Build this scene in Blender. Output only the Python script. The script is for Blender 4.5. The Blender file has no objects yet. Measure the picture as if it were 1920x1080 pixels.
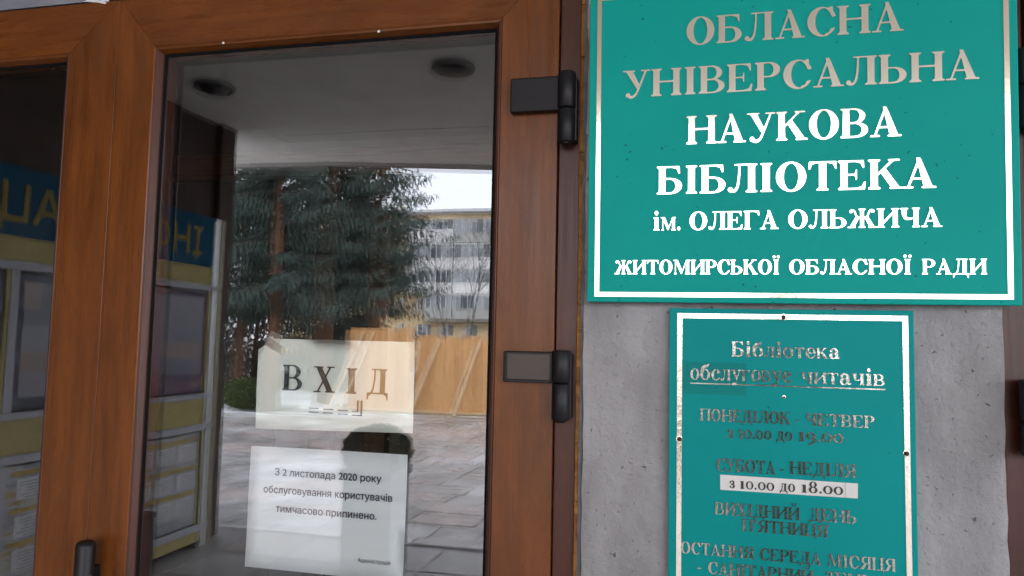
import bpy, bmesh, math, random
import numpy as np
from mathutils import Vector, Matrix
R = math.radians
scene = bpy.context.scene
COL = scene.collection

# ------------------------------------------------------------------ camera
cam_d = bpy.data.cameras.new('camera')
cam = bpy.data.objects.new('camera', cam_d)
COL.objects.link(cam)
cam_d.sensor_width = 36.0
cam_d.lens = 36.0 * 1357.2 / 1920.0
cam_d.clip_start = 0.01
cam_d.clip_end = 1500
_yaw, _pit, _rol = 0.22896, 0.07142, 0.02155
_f = Vector((-math.sin(_yaw) * math.cos(_pit), math.cos(_yaw) * math.cos(_pit), math.sin(_pit)))
_r = Vector((math.cos(_yaw), math.sin(_yaw), 0))
_u = _r.cross(_f)
_r2 = _r * math.cos(_rol) + _u * math.sin(_rol)
_u2 = _u * math.cos(_rol) - _r * math.sin(_rol)
cam.matrix_world = Matrix(((_r2.x, _u2.x, -_f.x, 0), (_r2.y, _u2.y, -_f.y, -1.16), (_r2.z, _u2.z, -_f.z, 1.6), (0, 0, 0, 1)))
scene.camera = cam

# ------------------------------------------------------------------ sky, sun, exposure
world = bpy.data.worlds.new('World')
scene.world = world
world.use_nodes = True
wn = world.node_tree
wn.nodes.clear()
SUN_EL, SUN_ROT = R(38), R(20)
sky = wn.nodes.new('ShaderNodeTexSky')
sky.sky_type = 'NISHITA'; sky.sun_disc = False
sky.sun_elevation = SUN_EL; sky.sun_rotation = SUN_ROT
sky.air_density = 1.0; sky.dust_density = 4.0
# overcast: an even pale cloud deck in front of the blue
tc = wn.nodes.new('ShaderNodeTexCoord')
nz = wn.nodes.new('ShaderNodeTexNoise'); nz.inputs['Scale'].default_value = 2.2; nz.inputs['Detail'].default_value = 5
rmp = wn.nodes.new('ShaderNodeValToRGB')
rmp.color_ramp.elements[0].position = 0.3; rmp.color_ramp.elements[0].color = (9.2, 9.5, 10.4, 1)
rmp.color_ramp.elements[1].position = 0.75; rmp.color_ramp.elements[1].color = (11.2, 11.3, 12.0, 1)
mx = wn.nodes.new('ShaderNodeMixRGB'); mx.inputs[0].default_value = 0.9
bg = wn.nodes.new('ShaderNodeBackground'); bg.inputs['Strength'].default_value = 0.15
wo = wn.nodes.new('ShaderNodeOutputWorld')
wn.links.new(tc.outputs['Generated'], nz.inputs['Vector'])
wn.links.new(nz.outputs['Fac'], rmp.inputs['Fac'])
wn.links.new(sky.outputs['Color'], mx.inputs[1])
wn.links.new(rmp.outputs['Color'], mx.inputs[2])
wn.links.new(mx.outputs['Color'], bg.inputs['Color'])
wn.links.new(bg.outputs['Background'], wo.inputs['Surface'])

sun_d = bpy.data.lights.new('sun', 'SUN')
sun_d.energy = 1.3; sun_d.angle = R(20); sun_d.color = (1.0, 0.96, 0.9)
sun = bpy.data.objects.new('sun', sun_d)
COL.objects.link(sun)
sun.rotation_euler = (R(90) - SUN_EL, 0, R(180) - SUN_ROT)   # the light travels away from the doors, out over the plaza

scene.view_settings.view_transform = 'Standard'
scene.view_settings.look = 'None'
scene.view_settings.exposure = 2.0
scene.view_settings.gamma = 1
scene.view_settings.use_curve_mapping = False
scene.render.engine = 'CYCLES'
scene.cycles.use_denoising = True
scene.cycles.use_adaptive_sampling = False
scene.cycles.max_bounces = 10
scene.cycles.diffuse_bounces = 5
scene.cycles.glossy_bounces = 5
scene.cycles.transparent_max_bounces = 16
scene.cycles.sample_clamp_indirect = 12
scene.cycles.caustics_reflective = False
scene.cycles.caustics_refractive = False

rnd = random.Random(7)

# ------------------------------------------------------------------ helpers
def tag(o, label=None, cat=None, group=None, kind=None):
    if label: o['label'] = label
    if cat: o['category'] = cat
    if group: o['group'] = group
    if kind: o['kind'] = kind
    return o

def empty(name, loc, rot=(0, 0, 0), parent=None):
    o = bpy.data.objects.new(name, None)
    COL.objects.link(o)
    o.location = loc; o.rotation_euler = rot; o.empty_display_size = 0.1
    if parent: o.parent = parent
    return o

def link(name, me, mat=None, parent=None, loc=None):
    o = bpy.data.objects.new(name, me)
    COL.objects.link(o)
    if mat is not None and len(me.materials) == 0: me.materials.append(mat)
    if parent: o.parent = parent
    if loc: o.location = loc
    return o

class MB:
    """collects vertices and faces for one mesh"""
    def __init__(s): s.v = []; s.f = []
    def poly(s, pts):
        n = len(s.v); s.v += [tuple(p) for p in pts]; s.f.append(tuple(range(n, n + len(pts)))); return s
    def prism8(s, p):
        n = len(s.v); s.v += [tuple(q) for q in p]
        for q in ((0, 3, 2, 1), (4, 5, 6, 7), (0, 1, 5, 4), (1, 2, 6, 5), (2, 3, 7, 6), (3, 0, 4, 7)):
            s.f.append(tuple(n + i for i in q))
        return s
    def box(s, x0, x1, y0, y1, z0, z1):
        return s.prism8([(x0, y0, z0), (x1, y0, z0), (x1, y1, z0), (x0, y1, z0), (x0, y0, z1), (x1, y0, z1), (x1, y1, z1), (x0, y1, z1)])
    def bar(s, a, b, w, t=None, up=(0, 0, 1)):
        a = Vector(a); b = Vector(b); d = (b - a).normalized()
        sd = d.cross(Vector(up))
        if sd.length < 1e-4: sd = d.cross(Vector((1, 0, 0)))
        sd.normalize(); n = sd.cross(d); t = t or w
        P = []
        for e in (a, b):
            for i, j in ((-1, -1), (1, -1), (1, 1), (-1, 1)):
                P.append(e + sd * (i * w / 2) + n * (j * t / 2))
        return s.prism8(P)
    def tube(s, pts, rad, seg=8, cap=True):
        pts = [Vector(p) for p in pts]
        n0 = len(s.v)
        for i, p in enumerate(pts):
            d = (pts[min(i + 1, len(pts) - 1)] - pts[max(i - 1, 0)]).normalized()
            a = d.orthogonal().normalized() if abs(d.z) < .9 else d.cross(Vector((0, 1, 0))).normalized()
            b = d.cross(a); r = rad[i] if hasattr(rad, '__len__') else rad
            for k in range(seg):
                t = 2 * math.pi * k / seg
                s.v.append(tuple(p + a * (math.cos(t) * r) + b * (math.sin(t) * r)))
        for i in range(len(pts) - 1):
            for k in range(seg):
                a0 = n0 + i * seg + k; a1 = n0 + i * seg + (k + 1) % seg
                s.f.append((a0, a1, a1 + seg, a0 + seg))
        if cap:
            s.f.append(tuple(n0 + k for k in range(seg))[::-1])
            m = n0 + (len(pts) - 1) * seg
            s.f.append(tuple(m + k for k in range(seg)))
        return s
    def lathe(s, prof, c=(0, 0, 0), seg=24):
        """prof: list of (r, z)"""
        n0 = len(s.v)
        for r, z in prof:
            for k in range(seg):
                t = 2 * math.pi * k / seg
                s.v.append((c[0] + r * math.cos(t), c[1] + r * math.sin(t), c[2] + z))
        for i in range(len(prof) - 1):
            for k in range(seg):
                a0 = n0 + i * seg + k; a1 = n0 + i * seg + (k + 1) % seg
                s.f.append((a0, a1, a1 + seg, a0 + seg))
        return s
    def mesh(s, name='mesh', bevel=0, smooth=False, seg=2, merge=False):
        me = bpy.data.meshes.new(name)
        me.from_pydata(s.v, [], s.f)
        bm = bmesh.new(); bm.from_mesh(me)
        if merge: bmesh.ops.remove_doubles(bm, verts=bm.verts, dist=1e-5)
        bmesh.ops.recalc_face_normals(bm, faces=bm.faces)
        if bevel:
            bmesh.ops.bevel(bm, geom=[e for e in bm.edges if len(e.link_faces) == 2 and e.calc_face_angle(0) > .6], offset=bevel, segments=seg, affect='EDGES', profile=.6)
        bm.to_mesh(me); bm.free()
        if smooth: me.polygons.foreach_set('use_smooth', [True] * len(me.polygons))
        me.update()
        return me
    def obj(s, name, mat, parent=None, loc=None, bevel=0, smooth=False, seg=2, merge=False):
        return link(name, s.mesh(name, bevel, smooth, seg, merge), mat, parent, loc)

def box(name, x0, x1, y0, y1, z0, z1, mat, parent=None, bevel=0, seg=2, smooth=False):
    return MB().box(x0, x1, y0, y1, z0, z1).obj(name, mat, parent, bevel=bevel, seg=seg, smooth=smooth)

# ------------------------------------------------------------------ materials
MATS = {}
def newmat(name):
    m = bpy.data.materials.new(name); m.use_nodes = True
    nt = m.node_tree
    return m, nt, nt.nodes['Principled BSDF']
def nd(nt, typ, **kw):
    n = nt.nodes.new(typ)
    for k, v in kw.items():
        if k in n.inputs.keys(): n.inputs[k].default_value = v
        else: setattr(n, k, v)
    return n
def coords(nt, scale=(1, 1, 1), gen='Object'):
    t = nt.nodes.new('ShaderNodeTexCoord'); m = nt.nodes.new('ShaderNodeMapping')
    m.inputs['Scale'].default_value = scale
    if gen == 'World':
        g = nt.nodes.new('ShaderNodeNewGeometry'); nt.links.new(g.outputs['Position'], m.inputs['Vector'])
    else:
        nt.links.new(t.outputs[gen], m.inputs['Vector'])
    return m.outputs['Vector']
def ramp(nt, src, stops):
    r = nt.nodes.new('ShaderNodeValToRGB')
    while len(r.color_ramp.elements) < len(stops): r.color_ramp.elements.new(.5)
    for e, (p, c) in zip(r.color_ramp.elements, stops):
        e.position = p; e.color = (c[0], c[1], c[2], 1) if hasattr(c, '__len__') else (c, c, c, 1)
    nt.links.new(src, r.inputs['Fac'])
    return r.outputs['Color']
def mixc(nt, fac, a, b, typ='MIX'):
    m = nt.nodes.new('ShaderNodeMixRGB'); m.blend_type = typ
    for i, v in enumerate((fac, a, b)):
        if hasattr(v, 'default_value') or hasattr(v, 'is_linked'): nt.links.new(v, m.inputs[i])
        elif i == 0: m.inputs[0].default_value = v
        else: m.inputs[i].default_value = (v[0], v[1], v[2], 1)
    return m.outputs[0]
def bump(nt, p, src, strength=.3, dist=.002):
    b = nt.nodes.new('ShaderNodeBump'); b.inputs['Strength'].default_value = strength; b.inputs['Distance'].default_value = dist
    nt.links.new(src, b.inputs['Height']); nt.links.new(b.outputs['Normal'], p.inputs['Normal'])
    return b

def mottled(name, c0, c1, scale=8, rough=.6, bs=.2, bd=.003, detail=5, metallic=0, stretch=(1, 1, 1), gen='Object', bscale=None):
    if name in MATS: return MATS[name]
    m, nt, p = newmat(name)
    v = coords(nt, stretch, gen)
    n = nd(nt, 'ShaderNodeTexNoise', Scale=scale, Detail=detail); nt.links.new(v, n.inputs['Vector'])
    nt.links.new(ramp(nt, n.outputs['Fac'], [(.3, c0), (.7, c1)]), p.inputs['Base Color'])
    p.inputs['Roughness'].default_value = rough; p.inputs['Metallic'].default_value = metallic
    if bs:
        n2 = nd(nt, 'ShaderNodeTexNoise', Scale=bscale or scale * 4, Detail=6); nt.links.new(v, n2.inputs['Vector'])
        bump(nt, p, n2.outputs['Fac'], bs, bd)
    MATS[name] = m
    return m

def wood(name, grain='z', dark=(.096, .0262, .0040), lite=(.198, .0585, .0108), rough=.28):
    m, nt, p = newmat(name)
    st = {'z': (38, 38, 1.6), 'x': (1.6, 38, 38), 'y': (38, 1.6, 38)}[grain]
    v = coords(nt, st, 'World')
    n = nd(nt, 'ShaderNodeTexNoise', Scale=1.0, Detail=7, Roughness=.6, Distortion=.7); nt.links.new(v, n.inputs['Vector'])
    c1 = ramp(nt, n.outputs['Fac'], [(.22, dark), (.5, tuple((a * .42 + b * .58) for a, b in zip(dark, lite))), (.8, lite)])
    # slow blotches, as on printed wood foil
    st2 = {'z': (14, 14, 3.4), 'x': (3.4, 14, 14), 'y': (14, 3.4, 14)}[grain]
    v2 = coords(nt, st2, 'World')
    n2 = nd(nt, 'ShaderNodeTexNoise', Scale=1.0, Detail=4, Distortion=1.6); nt.links.new(v2, n2.inputs['Vector'])
    b2 = ramp(nt, n2.outputs['Fac'], [(.28, .72), (.74, 1.22)])
    c2 = mixc(nt, .85, c1, b2, 'MULTIPLY')
    # fine pores
    st3 = {'z': (900, 900, 45), 'x': (45, 900, 900), 'y': (900, 45, 900)}[grain]
    v3 = coords(nt, st3, 'World')
    n3 = nd(nt, 'ShaderNodeTexNoise', Scale=1.0, Detail=3); nt.links.new(v3, n3.inputs['Vector'])
    c3 = mixc(nt, .6, c2, ramp(nt, n3.outputs['Fac'], [(.35, .72), (.55, 1.08)]), 'MULTIPLY')
    nt.links.new(c3, p.inputs['Base Color'])
    n4 = nd(nt, 'ShaderNodeTexNoise', Scale=9, Detail=4)
    nt.links.new(ramp(nt, n4.outputs['Fac'], [(.3, rough - .07), (.7, rough + .1)]), p.inputs['Roughness'])
    p.inputs['Specular IOR Level'].default_value = .36
    bump(nt, p, n3.outputs['Fac'], .16, .0006)
    return m
WZ = wood('wood_foil_upright', 'z'); WX = wood('wood_foil_level', 'x')
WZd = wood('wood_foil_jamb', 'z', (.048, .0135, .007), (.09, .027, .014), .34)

def plain(name, c, rough=.5, metallic=0, bs=.06, spec=.5):
    m, nt, p = newmat(name)
    v = coords(nt, (1, 1, 1), 'World')
    n = nd(nt, 'ShaderNodeTexNoise', Scale=22, Detail=5); nt.links.new(v, n.inputs['Vector'])
    nt.links.new(ramp(nt, n.outputs['Fac'], [(.3, tuple(x * .86 for x in c)), (.7, tuple(min(x * 1.1, 1) for x in c))]), p.inputs['Base Color'])
    p.inputs['Roughness'].default_value = rough; p.inputs['Metallic'].default_value = metallic
    p.inputs['Specular IOR Level'].default_value = spec
    n2 = nd(nt, 'ShaderNodeTexNoise', Scale=420, Detail=2); nt.links.new(v, n2.inputs['Vector'])
    if bs: bump(nt, p, n2.outputs['Fac'], bs, .0008)
    return m
BLACKP = plain('black_plastic', (.010, .009, .0105), .42, bs=.15, spec=.28)
GASKET = plain('rubber_gasket', (.006, .006, .007), .8, spec=.1)
COVER = plain('brown_hinge_cover', (.045, .030, .024), .4)
FOAM = mottled('orange_mounting_foam', (.20, .075, .012), (.36, .16, .035), 60, .9, .8, .004)
MORTAR = mottled('dark_mortar', (.10, .10, .11), (.17, .17, .18), 30, .95, .6, .003)

# plaster with pits and trowel marks
def plaster():
    m, nt, p = newmat('grey_plaster')
    v = coords(nt, (1, 1, 1), 'World')
    n = nd(nt, 'ShaderNodeTexNoise', Scale=5, Detail=6, Roughness=.6); nt.links.new(v, n.inputs['Vector'])
    base = ramp(nt, n.outputs['Fac'], [(.3, (.285, .277, .28)), (.7, (.405, .395, .40))])
    vs = coords(nt, (1, 1, .28), 'World')
    st = nd(nt, 'ShaderNodeTexNoise', Scale=16, Detail=4); nt.links.new(vs, st.inputs['Vector'])
    base = mixc(nt, 1, base, ramp(nt, st.outputs['Fac'], [(.32, .78), (.62, 1.06)]), 'MULTIPLY')
    vo = nd(nt, 'ShaderNodeTexNoise', Scale=120, Detail=3, Distortion=.5); nt.links.new(v, vo.inputs['Vector'])
    pits = ramp(nt, vo.outputs['Fac'], [(.24, 0), (.34, 1)])
    base = mixc(nt, 1, base, ramp(nt, vo.outputs['Fac'], [(.25, .5), (.31, 1)]), 'MULTIPLY')
    nt.links.new(base, p.inputs['Base Color'])
    p.inputs['Roughness'].default_value = .88
    n2 = nd(nt, 'ShaderNodeTexNoise', Scale=42, Detail=7, Roughness=.65); nt.links.new(v, n2.inputs['Vector'])
    ad = nt.nodes.new('ShaderNodeMath'); ad.operation = 'MULTIPLY_ADD'
    nt.links.new(pits, ad.inputs[0]); ad.inputs[1].default_value = .6; nt.links.new(n2.outputs['Fac'], ad.inputs[2])
    bump(nt, p, ad.outputs[0], 1.0, .0060)
    return m
PLASTER = plaster()
PAINTW = mottled('pale_ceiling_paint', (.64, .61, .56), (.74, .71, .66), 3, .7, .3, .004, gen='World')
DARKCLAD = mottled('dark_brown_cladding', (.030, .017, .012), (.050, .030, .022), 6, .9, .1, gen='World')
GREYTR = mottled('grey_transom', (.19, .20, .23), (.25, .26, .29), 9, .5, .1, gen='World')

# window glass: a thin layer reflects, the rest passes straight through
def glassmat(name, ior, wav, sc):
    m = bpy.data.materials.new(name); m.use_nodes = True
    nt = m.node_tree; nt.nodes.clear()
    out = nt.nodes.new('ShaderNodeOutputMaterial')
    tr = nt.nodes.new('ShaderNodeBsdfTransparent'); tr.inputs['Color'].default_value = (.99, .995, .992, 1)
    gl = nt.nodes.new('ShaderNodeBsdfGlossy'); gl.inputs['Roughness'].default_value = 0.0; gl.inputs['Color'].default_value = (.96, .98, 1, 1)
    fr = nt.nodes.new('ShaderNodeFresnel'); fr.inputs['IOR'].default_value = ior
    g = nt.nodes.new('ShaderNodeNewGeometry')
    iv = nt.nodes.new('ShaderNodeMath'); iv.operation = 'SUBTRACT'; iv.inputs[0].default_value = 1
    nt.links.new(g.outputs['Backfacing'], iv.inputs[1])
    mu = nt.nodes.new('ShaderNodeMath'); mu.operation = 'MULTIPLY'
    nt.links.new(fr.outputs[0], mu.inputs[0]); nt.links.new(iv.outputs[0], mu.inputs[1])
    v = coords(nt, (1, 1, 1.0), 'World')
    n = nd(nt, 'ShaderNodeTexNoise', Scale=sc, Detail=1.5); nt.links.new(v, n.inputs['Vector'])
    b = nt.nodes.new('ShaderNodeBump'); b.inputs['Strength'].default_value = 1; b.inputs['Distance'].default_value = wav
    nt.links.new(n.outputs['Fac'], b.inputs['Height']); nt.links.new(b.outputs['Normal'], gl.inputs['Normal'])
    ms = nt.nodes.new('ShaderNodeMixShader')
    nt.links.new(mu.outputs[0], ms.inputs[0]); nt.links.new(tr.outputs[0], ms.inputs[1]); nt.links.new(gl.outputs[0], ms.inputs[2])
    nt.links.new(ms.outputs[0], out.inputs['Surface'])
    return m
GLASS_A = glassmat('glass_outer_pane', 2.08, .00009, 6.0)
GLASS_B = glassmat('glass_inner_pane', 1.85, .00012, 7.0)

def spacermat():
    m, nt, p = newmat('aluminium_spacer')
    v = coords(nt, (1, 1, 1), 'World')
    w = nd(nt, 'ShaderNodeTexWave', Scale=120); w.bands_direction = 'Z'; nt.links.new(v, w.inputs['Vector'])
    nt.links.new(ramp(nt, w.outputs['Fac'], [(.2, (.10, .105, .12)), (.6, (.34, .35, .38))]), p.inputs['Base Color'])
    p.inputs['Metallic'].default_value = .6; p.inputs['Roughness'].default_value = .45
    return m
SPACER = spacermat()

# sign board: green self-adhesive film
def green(name, c, c2):
    m, nt, p = newmat(name)
    v = coords(nt, (1, 1, 1), 'World')
    n = nd(nt, 'ShaderNodeTexNoise', Scale=4, Detail=6); nt.links.new(v, n.inputs['Vector'])
    base = ramp(nt, n.outputs['Fac'], [(.3, c), (.7, c2)])
    d = nd(nt, 'ShaderNodeTexNoise', Scale=190, Detail=0); nt.links.new(v, d.inputs['Vector'])
    base = mixc(nt, 1, base, ramp(nt, d.outputs['Fac'], [(.135, (.35, .4, .4)), (.17, (1, 1, 1))]), 'MULTIPLY')
    nt.links.new(base, p.inputs['Base Color'])
    p.inputs['Roughness'].default_value = .55; p.inputs['Specular IOR Level'].default_value = .12
    n2 = nd(nt, 'ShaderNodeTexNoise', Scale=700, Detail=2); nt.links.new(v, n2.inputs['Vector'])
    bump(nt, p, n2.outputs['Fac'], .12, .0005)
    return m
GREEN = green('green_film', (.001, .325, .278), (.002, .355, .300))
GREEN2 = green('green_film_lower', (.001, .265, .260), (.002, .300, .290))
GREEN3 = green('green_film_patch', (.004, .215, .20), (.005, .235, .22))
def foil(name, col, rough, bs, bd, worn=0):
    m, nt, p = newmat(name)
    v = coords(nt, (1, 1, 1), 'World')
    p.inputs['Metallic'].default_value = 1
    p.inputs['Roughness'].default_value = rough
    n = nd(nt, 'ShaderNodeTexNoise', Scale=130, Detail=4, Roughness=.6); nt.links.new(v, n.inputs['Vector'])
    bump(nt, p, n.outputs['Fac'], bs, bd)
    p.inputs['Base Color'].default_value = (*col, 1)
    if worn:
        w = nd(nt, 'ShaderNodeTexNoise', Scale=650, Detail=4, Roughness=.7); nt.links.new(v, w.inputs['Vector'])
        f = ramp(nt, w.outputs['Fac'], [(.50 - worn, 1), (.56 - worn, 0)])
        nt.links.new(mixc(nt, f, col, (.07, .10, .09)), p.inputs['Base Color'])
        nt.links.new(ramp(nt, w.outputs['Fac'], [(.50 - worn, 0), (.56 - worn, 1)]), p.inputs['Metallic'])
    return m
FOIL = foil('gold_foil_letters', (.97, .95, .81), .09, .05, .0006)
FOILF = foil('gold_foil_border', (.90, .81, .64), .12, .10, .0008)
FOILW = foil('worn_foil_letters', (.55, .52, .45), .13, .30, .0010, .085)
FOILWF = foil('worn_foil_border', (.86, .79, .66), .14, .35, .0012)

# ------------------------------------------------------------------ serif glyphs built as outlines
SS = 192          # raster samples per cap height
YMIN, YMAX = -.36, 1.42
def G(w):
    nx = int((w + .2) * SS); ny = int((YMAX - YMIN) * SS)
    X, Y = np.meshgrid((np.arange(nx) + .5) / SS - .1, (np.arange(ny) + .5) / SS + YMIN)
    return X, Y
T, S_, E_ = .052, .235, .085
class Gl:
    def __init__(s, w): s.w = w; s.X, s.Y = G(w); s.m = np.zeros(s.X.shape, bool)
    def inp(s, pts):
        X, Y = s.X, s.Y; r = np.zeros(X.shape, bool); n = len(pts)
        for i in range(n):
            x0, y0 = pts[i]; x1, y1 = pts[(i + 1) % n]
            if y0 == y1: continue
            c = ((y0 > Y) != (y1 > Y)) & (X < (x1 - x0) * (Y - y0) / (y1 - y0) + x0)
            r ^= c
        return r
    def poly(s, *p): s.m |= s.inp(p); return s
    def rm(s, x0, y0, x1, y1): return (s.X >= x0) & (s.X <= x1) & (s.Y >= y0) & (s.Y <= y1)
    def rect(s, x0, y0, x1, y1): s.m |= s.rm(x0, y0, x1, y1); return s
    def cut(s, x0, y0, x1, y1): s.m &= ~s.rm(x0, y0, x1, y1); return s
    def em(s, cx, cy, rx, ry): return ((s.X - cx) / rx) ** 2 + ((s.Y - cy) / ry) ** 2 <= 1
    def disc(s, cx, cy, r): s.m |= s.em(cx, cy, r, r); return s
    def ring(s, cx, cy, rx, ry, irx, iry, ix=None): s.m |= s.em(cx, cy, rx, ry) & ~s.em(cx if ix is None else ix, cy, irx, iry); return s
    def serif(s, xc, y, w=S_, l=E_, r=E_, up=1):
        a, b = xc - w / 2, xc + w / 2
        s.rect(a - l, min(y, y + up * T), b + r, max(y, y + up * T))
        if l > 0: s.poly((a - l * .5, y + up * T * .9), (a, y + up * (T + .05)), (a, y + up * T * .9))
        if r > 0: s.poly((b + r * .5, y + up * T * .9), (b, y + up * (T + .05)), (b, y + up * T * .9))
        return s
    def stem(s, xc, y0=0, y1=1, w=S_, b=(E_, E_), t=(E_, E_)):
        s.rect(xc - w / 2, y0, xc + w / 2, y1)
        if b: s.serif(xc, y0, w, b[0], b[1], 1)
        if t: s.serif(xc, y1, w, t[0], t[1], -1)
        return s
    def bowl(s, x0, yb, yt, xr, th=S_, t=T, mir=False):
        cx = x0 + (xr - x0) * .42; ym = (yb + yt) / 2; h = (yt - yb) / 2
        if not mir:
            out = s.rm(x0, yb, cx, yt) | (s.em(cx, ym, xr - cx, h) & (s.X >= cx))
            inn = s.rm(x0, yb + t, cx, yt - t) | (s.em(cx, ym, max(xr - cx - th, .03), h - t) & (s.X >= cx))
        else:
            out = s.rm(cx, yb, x0, yt) | (s.em(cx, ym, cx - xr, h) & (s.X <= cx))
            inn = s.rm(cx, yb + t, x0, yt - t) | (s.em(cx, ym, max(cx - xr - th, .03), h - t) & (s.X <= cx))
        s.m |= out & ~inn; return s
    def stroke(s, pts, rad):
        """smooth stroke through points with varying radius"""
        P = np.array(pts, float); n = len(P); rr = np.interp(np.linspace(0, n - 1, 24), np.linspace(0, n - 1, len(rad)), rad)
        tt = np.linspace(0, n - 1, 24); C = []
        for t in tt:
            i = min(int(t), n - 2); u = t - i
            p0 = P[max(i - 1, 0)]; p1 = P[i]; p2 = P[i + 1]; p3 = P[min(i + 2, n - 1)]
            C.append(.5 * (2 * p1 + (p2 - p0) * u + (2 * p0 - 5 * p1 + 4 * p2 - p3) * u * u + (3 * p1 - p0 - 3 * p2 + p3) * u ** 3))
        for k in range(len(C) - 1):
            a, b = C[k], C[k + 1]; d = b - a; L = max(d @ d, 1e-9)
            h = np.clip(((s.X - a[0]) * d[0] + (s.Y - a[1]) * d[1]) / L, 0, 1)
            r = rr[k] + (rr[k + 1] - rr[k]) * h
            s.m |= (s.X - a[0] - h * d[0]) ** 2 + (s.Y - a[1] - h * d[1]) ** 2 <= r * r
        return s

def hbarL(g, x0, x1, top=True, drop=.27):
    if top: g.rect(x0, 1 - T, x1, 1); g.poly((x1, 1), (x1 + .012, 1 - drop), (x1 - .03, 1 - drop), (x1 - .1, 1 - T - .05), (x1 - .28, 1 - T))
    else: g.rect(x0, 0, x1, T); g.poly((x1, 0), (x1 + .03, drop), (x1 - .012, drop), (x1 - .1, T + .05), (x1 - .28, T))
def make_upper(c):
    L, Rt = .20, .95
    if c in 'НПИЙЦ':
        g = Gl(1.15)
        g.stem(L); g.stem(Rt)
        if c == 'Н': g.rect(L, .49, Rt, .49 + T + .01)
        if c == 'П': g.rect(L, 1 - T, Rt, 1)
        if c in 'ИЙ': g.poly((L + .08, .12), (L + .08, .26), (Rt - .08, .88), (Rt - .08, .74))
        if c == 'Й': g.stroke([(.40, 1.30), (.46, 1.15), (.58, 1.11), (.70, 1.15), (.76, 1.30)], [.05, .03, .035, .03, .05])
        if c == 'Ц': g.rect(L, 0, Rt + .2, T); g.poly((Rt + .10, T), (Rt + .20, T), (Rt + .20, -.24), (Rt + .165, -.24), (Rt + .13, -.03))
    elif c in 'ІЇ':
        g = Gl(.56); g.stem(.28)
        if c == 'Ї': g.disc(.12, 1.2, .095).disc(.44, 1.2, .095)
    elif c == 'А':
        g = Gl(1.07)
        g.poly((.43, 1.02), (.56, 1.02), (.965, 0), (.68, 0)).poly((.12, 0), (.185, 0), (.52, .84), (.50, 1.0))
        g.rect(.27, .29, .64, .345).rect(.0, 0, .33, T).rect(.60, 0, 1.06, T)
    elif c == 'Б':
        g = Gl(.98); g.stem(L, b=(E_, 0), t=(E_, 0)); hbarL(g, L, .84); g.bowl(L, 0, .57, .93)
    elif c == 'В':
        g = Gl(1.0); g.stem(L, b=(E_, 0), t=(E_, 0)); g.bowl(L, .475, 1, .86, th=.2); g.bowl(L, 0, .52, .95, th=.215)
    elif c == 'Г':
        g = Gl(.92); g.stem(L, t=(E_, 0)); hbarL(g, L, .88)
    elif c == 'Е':
        g = Gl(.98); g.stem(L, b=(E_, 0), t=(E_, 0)); hbarL(g, L, .86); hbarL(g, L, .89, False)
        g.rect(L, .485, .60, .53).poly((.60, .33), (.63, .33), (.63, .68), (.60, .68), (.56, .53), (.50, .505), (.56, .485))
    elif c == 'Т':
        g = Gl(1.0); g.stem(.5, t=None); g.rect(.04, 1 - T, .96, 1); hbarL(g, .5, .96)
        g.poly((.04, 1), (.028, .73), (.07, .73), (.14, .905), (.32, 1 - T))
    elif c == 'К':
        g = Gl(1.12); g.stem(L); g.poly((.28, .42), (.28, .50), (.80, 1), (.90, 1)); g.rect(.66, 1 - T, 1.04, 1)
        g.poly((.42, .55), (.57, .70), (1.06, 0), (.79, 0)); g.rect(.70, 0, 1.13, T)
    elif c == 'Л':
        g = Gl(1.08); g.stem(.86, t=(0, E_)); g.rect(.26, 1 - T, .9, 1)
        g.stroke([(.43, .97), (.42, .6), (.36, .2), (.25, .05), (.13, .06)], [.032, .034, .04, .045, .05]); g.disc(.11, .10, .088)
    elif c == 'М':
        g = Gl(1.42); g.stem(.20, w=.05, t=None); g.stem(1.18, t=(0, E_)); g.rect(.02, 1 - T, .36, 1)
        g.poly((.14, 1), (.38, 1), (.76, .22), (.66, .0)).poly((.66, 0), (.72, .04), (1.14, 1), (1.08, 1))
    elif c == 'Д':
        g = Gl(1.1); g.stem(.80, b=None, t=(0, E_)); g.rect(.25, 1 - T, .85, 1); g.rect(.04, 0, 1.06, T)
        g.stroke([(.41, .97), (.40, .6), (.33, .2), (.22, .02)], [.032, .034, .036, .04])
        g.poly((.04, T), (.04, -.25), (.075, -.25), (.12, -.08), (.26, 0), (.3, T)).poly((1.06, T), (1.06, -.25), (1.025, -.25), (.98, -.08), (.84, 0), (.8, T))
    elif c == 'У':
        g = Gl(1.05); g.poly((.09, 1), (.36, 1), (.65, .42), (.58, .24)).rect(0, 1 - T, .47, 1).rect(.68, 1 - T, 1.04, 1)
        g.stroke([(.88, .97), (.60, .30), (.48, .08), (.34, .0), (.22, .04)], [.034, .034, .04, .05, .05]); g.disc(.20, .08, .088)
    elif c == 'Х':
        g = Gl(1.08); g.poly((.09, 1), (.37, 1), (.99, 0), (.70, 0)).poly((.79, 1), (.87, 1), (.24, 0), (.15, 0))
        g.rect(0, 1 - T, .47, 1).rect(.64, 1 - T, 1.03, 1).rect(0, 0, .38, T).rect(.58, 0, 1.08, T)
    elif c == 'Ж':
        g = Gl(1.52); g.stem(.76, w=.19)
        for s in (1, -1):
            q = lambda x, y: (.76 + s * x, y)
            g.stroke([q(.08, .50), q(.28, .62), q(.40, .88), q(.52, .93)], [.035, .035, .04, .05]); g.disc(.76 + s * .57, .87, .085)
            g.poly(q(.14, .56), q(.30, .62), q(.68, 0), q(.42, 0)); a, b = .76 + s * .34, .76 + s * .76; g.rect(min(a, b), 0, max(a, b), T)
    elif c == 'Ч':
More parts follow.
